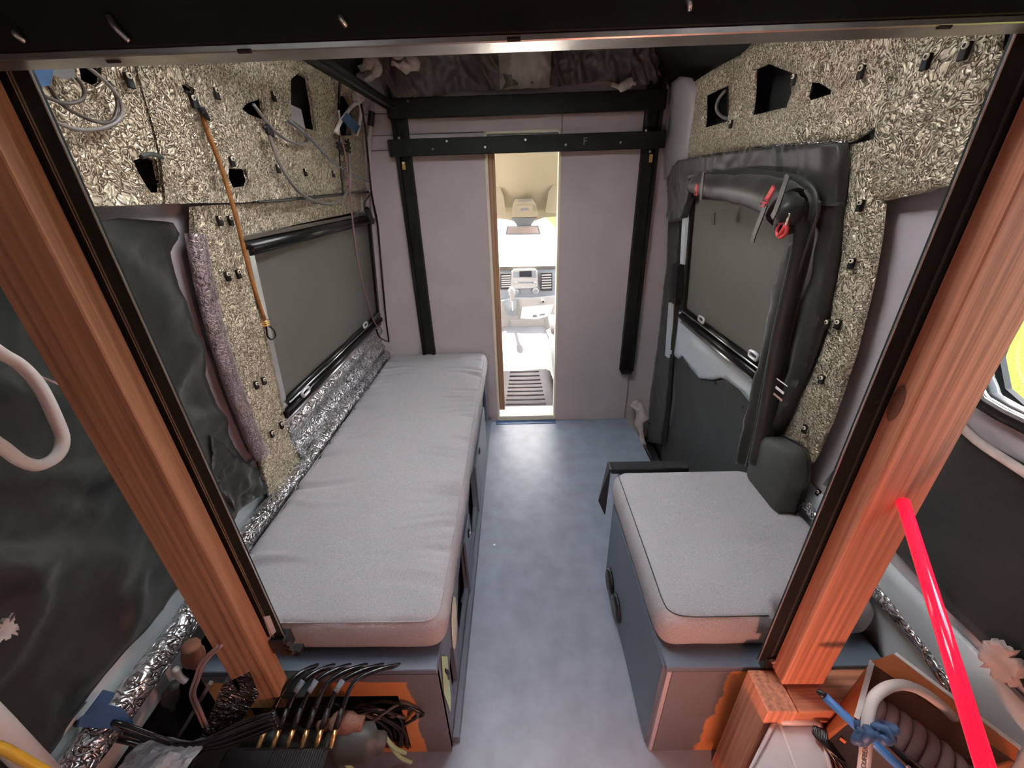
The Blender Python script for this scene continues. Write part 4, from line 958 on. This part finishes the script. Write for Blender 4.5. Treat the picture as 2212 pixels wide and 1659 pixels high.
# mirror
mi = thing('rear_view_mirror', 'grey rear view mirror hanging before the bright windscreen', 'mirror', yp(1130, 495, 3.2))
q = [yp(u, v, 3.18) for u, v in ((1092, 505), (1095, 489), (1163, 487), (1168, 504), (1166, 507), (1094, 508))]; g = MB(); g.prism(q, (0, .03, 0)); obj('mirror_shell', g, 'dash', mi)
q = [yp(u, v, 3.179) for u, v in ((1096, 504), (1098, 491), (1160, 489), (1164, 503))]; g = MB(); g.prism(q, (0, .002, 0)); obj('mirror_glass', g, 'alu', mi)
q = [yp(u, v, 3.21) for u, v in ((1105, 471), (1160, 470), (1146, 488), (1118, 489))]; g = MB(); g.prism(q, (0, .04, 0)); obj('mirror_foot', g, 'dash', mi)
# dashboard
da = thing('dashboard', 'grey dashboard with radio, round knobs and slatted air vents', 'dashboard', (0, 3.5, .4))
def dq(pts, y, d, m, name, par=da, lab=None):
    g = MB(); g.prism([yp(u, v, y) for u, v in pts], (0, d, 0)); return obj(name, g, m, par, label=lab)
g = MB(); sec = [(3.46, .46), (3.40, .56), (3.43, .70), (3.47, .80), (3.56, .825), (4.15, .80), (4.15, .40)]
g.prism([(-.88, y, z) for y, z in sec], (1.76, 0, 0)); obj('dash_body', g, 'dash', da)
dq([(1040, 582), (1062, 577), (1205, 574), (1230, 576), (1230, 579), (1060, 584)], 3.452, .02, 'browncable', 'dash_lip')
rd = dq([(1103, 620), (1105, 588), (1110, 583), (1156, 582), (1161, 587), (1162, 618), (1158, 622), (1107, 624)], 3.40, .06, 'dashl', 'radio')
dq([(1108, 600), (1109, 587), (1157, 585), (1159, 600)], 3.398, .003, 'dash', 'radio_face', rd)
dq([(1122, 598), (1122, 586), (1148, 585), (1149, 598)], 3.396, .003, 'screen', 'radio_screen', rd)
for k in range(6): dq([(1122+5*k, 612), (1122+5*k, 609), (1126+5*k, 609), (1126+5*k, 612)], 3.397, .003, 'dash', 'radio_button', rd)
for u in (1114, 1156):
    p = yp(u, 610, 3.398); g = MB(); g.disc(p, (0, -1, 0), .014, .012, 14); obj('radio_knob', g, 'dashl', rd, True)
for lab, (ua, ub, sk) in {'left': (1083, 1103, 3), 'right': (1170, 1191, -3)}.items():
    va, vb = (594, 622) if lab == 'left' else (592, 625)
    vn = dq([(ua-2, vb+3), (ua-2+sk*0, va-3), (ub+2, va-3), (ub+2, vb+3)], 3.402, .04, 'plast', 'air_vent')
    for k in range(6):
        v = va+(vb-va)*(k+.3)/6; dq([(ua, v+2.4), (ua, v), (ub, v-1), (ub, v+1.6)], 3.396, .012, 'dashl', 'vent_slat', vn)
for u, v, r in ((1116, 630, .020), (1157, 628, .026)):
    p = yp(u, v, 3.40); g = MB(); g.disc(p, (0, -1, 0), r, .016, 18); kn = obj('climate_knob', g, 'dashl', da, True)
    g = MB(); g.disc(p+Vector((0, -.017, 0)), (0, -1, 0), r*.7, .003, 16); obj('knob_face', g, 'dash', kn)
dq([(1083, 640), (1085, 628), (1205, 624), (1205, 640), (1150, 646), (1110, 648)], 3.42, .03, 'dash', 'climate_panel')
# centre console below the dash
co = thing('centre_console', 'pale centre console with gear lever panel and cup shelf below the dashboard', 'console', (.1, 3.3, .3))
def cq(pts, y, d, m, name, lab=None): return dq(pts, y, d, m, name, co, lab)
cq([(1080, 735), (1082, 650), (1110, 645), (1150, 645), (1205, 640), (1205, 700), (1178, 715), (1176, 735), (1110, 730), (1100, 722), (1098, 735)], 3.36, .10, 'dashl', 'console_front')
cq([(1124, 688), (1128, 664), (1195, 658), (1188, 682), (1160, 690)], 3.352, .008, 'white', 'cup_shelf')
cq([(1150, 685), (1152, 680), (1160, 680), (1160, 685)], 3.349, .003, 'dash', 'shelf_slot')
cq([(1164, 682), (1168, 678), (1178, 677), (1176, 681)], 3.349, .003, 'dash', 'shelf_slot')
p = yp(1173, 651, 3.35); g = MB(); g.disc(p, (0, -1, 0), .020, .008, 14); sk_ = obj('power_socket', g, 'dashl', co, True)
g = MB(); g.disc(p+Vector((0, -.009, 0)), (0, -1, 0), .009, .002, 10); obj('socket_hole', g, 'plast', sk_)
cq([(1103, 708), (1103, 690), (1175, 690), (1175, 706)], 3.345, .012, 'dashl', 'console_ledge')
# gear lever
gl_ = thing('gear_lever', 'silver topped gear lever on its grey panel', 'gear lever', yp(1104, 680, 3.3))
g = MB(); g.prism([yp(u, v, 3.33) for u, v in ((1083, 650), (1117, 648), (1117, 680), (1110, 683), (1095, 680))], (0, .02, 0)); obj('lever_panel', g, 'dash', gl_)
g = MB(); g.tube([yp(1107, 672, 3.30), yp(1106, 655, 3.26), yp(1105, 645, 3.24)], [.012, .014], 10, 4); obj('lever_shaft', g, 'alu', gl_, True)
g = MB(); g.tube([yp(1106, 648, 3.24), yp(1106, 636, 3.22), yp(1105, 628, 3.21), yp(1105, 622, 3.205)], [.016, .026, .028, .018], 12, 4); obj('lever_knob', g, 'dashl', gl_, True)
# engine hump with ribbed mat
hm = thing('ribbed_mat', 'grey ribbed rubber mat over the cab floor hump', 'mat', (.06, 2.75, 0))
MATP = [(2.46, -.03, .00), (2.475, .022, .0), (2.60, .060, .0), (2.75, .092, .004), (2.92, .150, .006), (3.05, .235, .010), (3.20, .300, .004), (3.34, .33, 0), (3.5, .30, 0)]
g = MB(); vs = []; nx = 14
for y, z, c_ in MATP:
    w0, w1 = -.20+.02*(y-2.4), .285-.02*(y-2.4)
    for i in range(nx+1):
        t = i/nx; e = min(t, 1-t)*nx; vs.append((w0+(w1-w0)*t, y, z-(.10 if e < .5 else .015 if e < 1.5 else 0)))
g.add(vs, [(j*(nx+1)+i, j*(nx+1)+i+1, (j+1)*(nx+1)+i+1, (j+1)*(nx+1)+i) for j in range(len(MATP)-1) for i in range(nx)])
obj('mat_body', g, 'rubber', hm, True)
def matz(y):
    for (a, za, _), (b, zb, _) in zip(MATP, MATP[1:]):
        if a <= y <= b: return za+(zb-za)*(y-a)/(b-a)
    return .3
for k in range(9):
    y = 2.505+.043*k; x0, x1 = -.10+.004*k, .185-.004*k
    g = MB(); g.tube([(x0, y, matz(y)+.001), (x1, y, matz(y)+.001)], .0085, 8, 1, ell=(1, .5)); obj('rib', g, 'rubberd', hm, True)
cbox('cab_floor_step', -.30, .36, YB+.12, 2.48, -.2, -.01, 'dash', c=.004)
# seat edges either side of the gap
for x0, x1, lab in ((-.46, -.165, 'pale edge of the driver seat at the left of the doorway'), (.275, .55, 'pale edge of the passenger seat at the right of the doorway')):
    st_ = thing('cab_seat', lab, 'seat', ((x0+x1)/2, 2.85, -.1), 'cab seats')
    g = MB(); g.box(x0, x1, 2.62, 3.15, .30, .44, .04); obj('seat_cushion', g, 'dashl', st_, True)
    g = MB(); g.box(x0+.02, x1-.02, 2.65, 3.1, -.2, .30, .01); obj('seat_base', g, 'padg', st_)
    g = MB(); g.tube([((x1 if x0 < 0 else x0)+(.015 if x0 < 0 else -.02), 2.70, .50), ((x1 if x0 < 0 else x0)+(.015 if x0 < 0 else -.02), 2.95, .52)], .028, 10, 1); obj('armrest', g, 'dashl', st_, True)
# windscreen
g = MB(); g.add([(-.85, 3.28, 1.27), (.85, 3.28, 1.27), (.92, 4.15, .80), (-.92, 4.15, .80)], [(0, 1, 2, 3)])
ws = obj('window_2', g, 'glass'); struct(ws, 'bright windscreen of the cab')
# bonnet outside
g = MB(); g.box(-.9, .9, 4.2, 5.0, .2, .62, .05); struct(obj('bonnet', g, 'white', None, True), 'white van bonnet outside the windscreen')

# ================================================================== CLUTTER, LOWER LEFT
fb = thing('amplifier_box', 'black ribbed electronics box with brass cable terminals in front of the left bench', 'electronics', (-.53, .36, .12))
g = MB(); g.box(-.64, -.42, .26, .425, .12, .375, .008); obj('box_shell', g, 'plast', fb)
for k in range(22):
    x = -.535+.005*k; g = MB(); g.box(x, x+.0026, .262, .418, .3752, .3785); obj('cooling_rib', g, 'plast', fb)
tops = [(590, 1612), (612, 1612), (634, 1612), (658, 1613), (682, 1613), (703, 1616)]
for k, (u, v) in enumerate(tops):
    p = hy(u-20, v, .424); p = Vector((-.575+.031*k, .424, .365))
    g = MB(); g.tube([p, p+Vector((.004, .03, .014))], .0055, 10, 1); tm = obj('terminal', g, 'copper', fb, True, 'brass cable terminal')
    g = MB(); g.tube([p+Vector((.004, .028, .014)), p+Vector((.010, .06, .03))], .0065, 10, 1); obj('terminal_sleeve', g, 'plast', tm, True)
    tag(obj('connector_cable', MB().tube([p+Vector((.010, .058, .028)), p+Vector((.03, .11, .045)), p+Vector((.075+.01*k, .155, .02)), p+Vector((.14+.015*k, .19, -.08)), p+Vector((.12+.01*k, .22, -.22))], .0055, 8, 6), 'blackcable', None, True),
        'glossy black cable arching from the %s brass terminal into the bench opening' % ('first leftmost', 'second', 'third', 'fourth', 'fifth', 'sixth rightmost')[k], 'cable', 'black terminal cables')
    if k in (1, 2, 4):
        q = [p+Vector((.018, .085, .042)), p+Vector((.028, .107, .047))]
        obj('pale_sleeve', MB().tube(q, .0068, 8, 1), 'cordb', tm, True)
# black cloth lump behind, under the left post
cl = MB(); n = 26
for j in range(15):
    for i in range(n+1):
        x = -.80+.34*i/n; y = .40+.145*j/14; d = max(0, math.sin(math.pi*i/n)*math.sin(math.pi*min(1, (j+1)/13)))
        cl.v.append((x, y, .17+.185*d**.55+.012*noise.noise(Vector((x*18, y*18, 2)))))
cl.f = [(j*(n+1)+i, j*(n+1)+i+1, (j+1)*(n+1)+i+1, (j+1)*(n+1)+i) for j in range(14) for i in range(n)]
tag(obj('black_bag', cl, 'blackf', None, True), 'black cloth bag under the foot of the left timber post', 'bag')
# cable bundle sweeping from the far left
for k in range(7):
    dz = .010*(k % 3); dy = .011*(k//3)
    pts = [hy(u, v, .40+dy) + Vector((0, 0, dz)) for u, v in ((-60, 1560+3*k), (60, 1562+4*k), (150, 1565+5*k), (240, 1560+6*k), (320, 1585+5*k), (400, 1612+4*k), (470, 1612-2*k), (540, 1590-4*k), (600, 1565-2*k))]
    tag(obj('bundle_cable', MB().tube(pts, .0052, 8, 5), 'blackcable', None, True), 'black cable in the bundle sweeping from the left wall to the electronics box', 'cable', 'black cable bundle at lower left')
# loose cables inside the bench opening
random.seed(5)
for k in range(12):
    x = -.50+.014*k; m = ('blackcable', 'blackcable', 'browncable')[k % 3]
    R_ = random.uniform
    pts = [(x-.06+R_(-.04, .04), .49+R_(0, .05), .24+R_(-.02, .06)), (x+R_(-.03, .03), .52+R_(0, .03), .27+R_(-.03, .02)), (x+.07+R_(-.03, .03), .545, .24+R_(-.03, .02)), (min(-.33, x+.11+R_(-.03, .05)), .55+R_(0, .03), .14), (min(-.335, x+.09+R_(-.05, .06)), .56+R_(0, .03), .02)]
    tag(obj('loose_cable', MB().tube(pts, .0038, 7, 6), m, None, True), ('thin %s cable spilling out of the left bench opening' % ('brown' if m == 'browncable' else 'black')), 'cable', 'loose %s cables in the bench opening' % ('brown' if m == 'browncable' else 'black'))
for k, (u, v) in enumerate(((826, 1580), (838, 1600), (720, 1640))):
    if k < 2: pts = [hy(u, v, .53), hy(u+14, v+22, .52), hy(u+30, v+38, .52), hy(u+50, v+46, .53)]
    else: pts = [hy(705, 1643, .44), hy(730, 1640, .44), hy(750, 1652, .44), hy(765, 1668, .44)]
    tag(obj('green_wire', MB().tube(pts, .0055, 8, 5), 'green', None, True), ('upper pale green wire at the right of the bench opening', 'lower pale green wire at the right of the bench opening', 'pale green wire below the dark oval grommet')[k], 'wire', 'pale green wires')
g = MB(); pts = [(-.455, .44, .345), (-.40, .445, .335)]; g.tube([(-.47, .455, .30), (-.43, .455, .305), (-.37, .46, .30), (-.335, .465, .28)], [.03, .045, .045, .028], 16, 5, ell=(.8, 1))
gr = tag(obj('grommet', g, 'padg', None, True), 'dark rounded rubber plug beside the brass terminals', 'plug')
g = MB(); g.tube([(-.47, .47, .345), (-.42, .475, .352), (-.37, .475, .345)], [.012, .022, .016], 10, 5); tag(obj('mesh_wrap', g, 'mesh', None, True), 'copper coloured mesh wrap above the dark rubber plug', 'mesh')
# stuff in the gap between wall pipe and bench
g = MB(); q = [hy(u, v, .50) for u, v in ((455, 1610), (430, 1600), (480, 1480), (540, 1450), (560, 1500), (520, 1560))]; g.prism(q, (0, .02, 0)); tag(obj('foil_scrap', g, 'foil2'), 'crumpled foil scrap in the gap left of the long bench', 'foil')
g = MB(); g.obb(hy(375, 1610, .49), hy(455, 1475, .49), .008, .008, (0, 1, 0)); tag(obj('metal_rod', g, 'alu'), 'thin metal rod in the gap left of the long bench', 'rod')
for k in range(2):
    pts = [hy(u+8*k, v, .47) for u, v in ((470, 1395), (435, 1430), (422, 1465), (412, 1500), (425, 1535), (440, 1570))]
    tag(obj('pink_wire', MB().tube(pts, .0033, 8, 5), 'pink', None, True), ('left pinkish wire hanging beside the left post foot', 'right pinkish wire hanging beside the left post foot')[k], 'wire', 'pinkish wires')
g = MB(); g.tube([hy(u, v, .50) for u, v in ((380, 1445), (388, 1462), (402, 1472))], .007, 8, 4); tag(obj('white_clip', g, 'whitecable', None, True), 'white cable clip beside the foil wrapped pipe', 'clip')
g = MB(); g.tube([hy(u, v, .53) for u, v in ((412, 1395), (418, 1418), (425, 1436))], [.018, .022, .012], 10, 4); tag(obj('brown_plug', g, 'cardin', None, True), 'brown plug in the gap beside the foil wrapped pipe', 'plug')
g = MB(); g.tube([hy(u, v, .53) for u, v in ((375, 1480), (368, 1505), (374, 1530))], [.012, .018, .008], 10, 4); tag(obj('grey_rag', g, 'padg', None, True), 'grey rag tucked below the brown plug', 'rag')
# wheel arch under all this
g = MB(); g.box(-.86, -.62, .0, .55, .0, .16, .03); g.box(-.62, -.40, .0, .30, .0, .10, .02); tag(obj('wheel_arch', g, 'dark', None, True), 'dark wheel arch cover at the lower left', 'wheel arch')
# blue tape on the white ledge and the pipe
bt = thing('blue_tape_strips', 'blue tape strips holding the cable bundle on the white ledge', 'tape', lw([(220, 1530)], .03)[0])
for pts in ([(175, 1552), (222, 1490), (247, 1497), (235, 1518), (185, 1560)], [(170, 1552), (215, 1518), (262, 1530), (285, 1560), (280, 1578), (165, 1570)]):
    g = MB(); g.prism([hx(u, v, -.795) for u, v in pts], (.003, 0, 0)); obj('tape_strip', g, 'tape', bt)
# grey plastic bag scraps, white pipe and yellow cable in the corner
g = MB(); c0 = hy(325, 1655, .36); n = 16
for j in range(n+1):
    for i in range(n+1):
        x, y = c0.x-.07+.14*i/n, c0.y-.05+.10*j/n; pv = Vector((x*26, y*26, 4))
        g.v.append((x, y, c0.z+.02*noise.noise(pv)+.016*abs(noise.noise(pv*2.2))-.2*((i/n-.5)**2+(j/n-.5)**2)*.3))
g.f = [(j*(n+1)+i, j*(n+1)+i+1, (j+1)*(n+1)+i+1, (j+1)*(n+1)+i) for j in range(n) for i in range(n)]
o = tag(obj('plastic_scrap', g, 'clear'), 'crumpled clear plastic scrap at the lower left', 'plastic')
g = MB(); g.tube([hy(-80, 1500, .30), hy(0, 1578, .30), hy(110, 1690, .30)], .017, 14, 1); tag(obj('white_pipe', g, 'whitecable', None, True), 'white plastic pipe crossing the bottom left corner', 'pipe')
g = MB(); g.tube([hy(-60, 1600, .27), hy(0, 1615, .27), hy(45, 1638, .27), (hy(110, 1675, .27))], .0065, 8, 5); tag(obj('yellow_cable', g, 'yellow', None, True), 'yellow cable in the bottom left corner', 'cable')

# ================================================================== CLUTTER, LOWER RIGHT
ROD0, ROD1 = hy(1950, 1082, .499), Vector((.47, .2, .88))
dr = (ROD1-ROD0).normalized()
g = MB(); g.tube([ROD0+dr*.001, ROD1+dr*.12], .0088, 16, 1); rdo = tag(obj('red_rod', g, 'rod', None, True), 'red plastic rod with an added glow sticking out of the right timber post', 'rod')
# cable carton
ct = thing('cable_carton', 'open orange and black cable carton at the lower right holding a wrapped coil', 'carton', (.80, .44, .12))
ZT = .53
BLt, FLt, FRt, BRt = hz(1879, 1430, ZT), hz(1845, 1552, ZT), hz(2035, 1690, ZT), hz(2192, 1645, ZT)
def low(p, z, q): return Vector((p.x+q[0], p.y+q[1], z))
BLl, FLl, FRl, BRl = Vector((.62, .444, .33)), hz(1788, 1600, .40), Vector((.66, .27, .30)), Vector((.79, .29, .33))
def panel(name, a, b, c, d, m, par=ct, th=.003):
    nrm = (b-a).cross(d-a).normalized()*th; g = MB(); g.prism([a, b, c, d], nrm); return obj(name, g, M[m], par)
panel('side_wall', BLt, FLt, FLl, BLl, 'card'); fw = panel('front_wall', FLt, FRt, FRl, Vector((FLl.x, FLl.y, FLl.z)), 'cardblk')
panel('side_wall', BRt, BLt, BLl, BRl, 'cardin'); panel('side_wall', FRt, BRt, BRl, FRl, 'card')
panel('carton_base', BLl, BRl, FRl, FLl-Vector((0, 0, .08)), 'cardin')
BLf, BRf = hz(1928, 1413, ZT+.02), BRt+Vector((.012, .012, .012))
panel('back_flap', BRt, BRf, BLf, BLt, 'card')
for a_, b_ in ((BLf, BRf), (BLt, FLt)):
    g = MB(); g.obb(a_+Vector((.004, 0, .002)), b_+Vector((.004, 0, .002)), .008, .003); obj('torn_edge', g, 'white', ct)
fx = (FRt-FLt).normalized(); fn = -((FRt-FLt).cross(FLl-FLt)).normalized()
if fn.y > 0: fn = -fn
fz = fn.cross(fx).normalized()
if fz.z < 0: fz = -fz
def fmat(along, down):
    m_ = Matrix((fx, fz, fx.cross(fz))).transposed().to_4x4(); m_.translation = FLt+fx*along-fz*down+fn*.004; return m_
text('print_letters', 'MO', .040, 'white', fw, fmat(.108, .028)); text('print_letters', 'BLE', .020, 'white', fw, fmat(.085, .062))
for k in range(4):
    g = MB()
    for j in range(8):
        c0 = FLt+fx*(.012+.0065*j)-fz*(.032+.008*k)+fn*.004; g.obb(c0, c0+fx*.0048, .0034, .001, fn)
    obj('print_line', g, 'white', fw)
g = MB(); g.obb(FLt+fx*.0-fz*.085+fn*.004, FRt-fz*.085+fn*.004, .010, .001, fn); obj('orange_stripe', g, 'card', fw)
# coil inside
cc = (BLt+FLt+FRt+BRt)/4-Vector((0, 0, .075)); ax_ = (BRt-BLt).normalized(); pp_ = (FLt-BLt).normalized()
for k in range(9):
    t = -.075+.0185*k; r = .058*math.sqrt(max(.3, 1-(t/.13)**2)); c0 = cc+ax_*t; g = MB()
    g.tube([c0+pp_*(r*.8*math.cos(a*math.pi/8))+Vector((0, 0, r*math.sin(a*math.pi/8)))+ax_*.010*math.sin(a*.4) for a in range(-1, 10)], .0108, 8, 3, ell=(1, .8))
    obj('coil_turn', g, 'coil', ct, True)
# white cable loop tied with blue tape
wl_ = thing('white_cable', 'thick white printed cable looping out of the carton, tied with blue tape', 'cable', hz(1870, 1600, .45))
q = [hy(u, v, y) for u, v, y in ((1862, 1690, .30), (1868, 1640, .32), (1872, 1590, .34), (1876, 1545, .36), (1890, 1505, .38), (1925, 1482, .40), (1965, 1482, .41), (2010, 1505, .41), (2055, 1545, .40), (2085, 1590, .385))]
g = MB(); g.tube(q, .0085, 12, 6); obj('cable_body', g, 'whitecable', wl_, True)
a, b = q[0], q[2]; d = (b-a).normalized(); up_ = (EYE-(a+b)/2).normalized(); sd_ = d.cross(up_).normalized(); up_ = sd_.cross(d)
m_ = Matrix((d, -sd_, up_)).transposed().to_4x4(); m_.translation = (a+b)/2+up_*.0092+d*.01
text('cable_print', 'PPER DUPLEX AWG-2', .0085, 'cardblk', wl_, m_, .0002)
g = MB(); kp = hy(1878, 1575, .345)
for k in range(7): g.tube([kp+Vector((.018*math.sin(k*2.1), .004*k-.02, .012*math.cos(k*1.7))), kp+Vector((.026*math.cos(k), -.01, .02*math.sin(k*1.3))), kp+Vector((-.012+.008*k, .012, -.012))], .007, 7, 4)
obj('blue_tape_knot', g, 'tape', wl_, True)
# blue rod
br_ = thing('blue_rod', 'light blue plastic rod with a black tip lying over the carton', 'rod', hy(1860, 1570, .40))
a = hy(1768, 1492, .43); b = hy(2010, 1720, .30)
g = MB(); g.tube([a+(b-a)*.06, b], .0075, 12, 1); obj('rod_body', g, 'bluerod', br_, True)
g = MB(); g.tube([a-(b-a)*.01, a+(b-a)*.03, a+(b-a)*.065], [.005, .0075], 12, 1); obj('rod_tip', g, 'plast', br_, True)
# black cable ties
for k in range(9):
    o1 = hz(1758+2*k, 1570+k*2, .40); pts = [hz(1760+3*k, 1568+k, .41), hz(1757+4*k, 1585+3*k, .405), hz(1785+4*k, 1618+3*k, .40), hz(1800+9*k, 1650+2*k, .39), hz(1810+12*k, 1690, .38)]
    tag(obj('cable_tie', MB().tube(pts, .0022, 6, 4), 'blackcable', None, True), 'thin black cable tie in the bunch on the white tub', 'cable tie', 'bunch of black cable ties')
# white tub
tu = thing('plastic_tub', 'white translucent plastic tub below the timber block at the right', 'tub', (.52, .38, .15))
g = MB(); top = [hz(u, v, .385) for u, v in ((1676, 1558), (1768, 1556), (1800, 1700), (1600, 1700))]
c_ = sum(top, Vector())/4
bot = [c_+(p-c_)*.9-Vector((0, 0, .20)) for p in top]
g.add(top+bot, [(0, 1, 2, 3)[::-1], (0, 4, 5, 1), (1, 5, 6, 2), (2, 6, 7, 3), (3, 7, 4, 0), (4, 7, 6, 5)]); obj('tub_body', g, 'tub', tu)
g = MB(); g.tube([p+Vector((0, 0, .003)) for p in top+[top[0]]], .0055, 8, 1); obj('tub_rim', g, 'tub', tu, True)
g = MB(); g.tube([hz(1685, 1556, .392), hz(1765, 1556, .392)], .009, 10, 1); obj('tub_handle', g, 'tub', tu, True)
g = MB(); g.obb(hz(1684, 1562, .388), hz(1730, 1690, .388), .004, .003); obj('lid_ridge', g, 'white', tu)
# right wheel arch under the carton and tub
g = MB(); g.box(.585, .86, .0, .445, .0, .12, .02); tag(obj('wheel_arch', g, 'dark', None, True), 'dark wheel arch cover at the lower right under the carton', 'wheel arch')
# floor crumbs
for u, v, r, m in ((1068, 1178, .006, 'white'), (1107, 908, .006, 'white'), (1142, 908, .008, 'white'), (1172, 875, .007, 'white')):
    p = hz(u, v, 0); g = MB(); g.disc((p.x, p.y, 0.0 if u < 1170 else .036), (0, 0, 1), r, .004, 9); tag(obj('floor_crumb', g, m), {1068: 'small white crumb on the middle of the floor', 1107: 'left white crumb at the threshold', 1142: 'right white crumb at the threshold', 1172: 'white crumb on the threshold board'}[u], 'crumb', 'white crumbs on the floor')
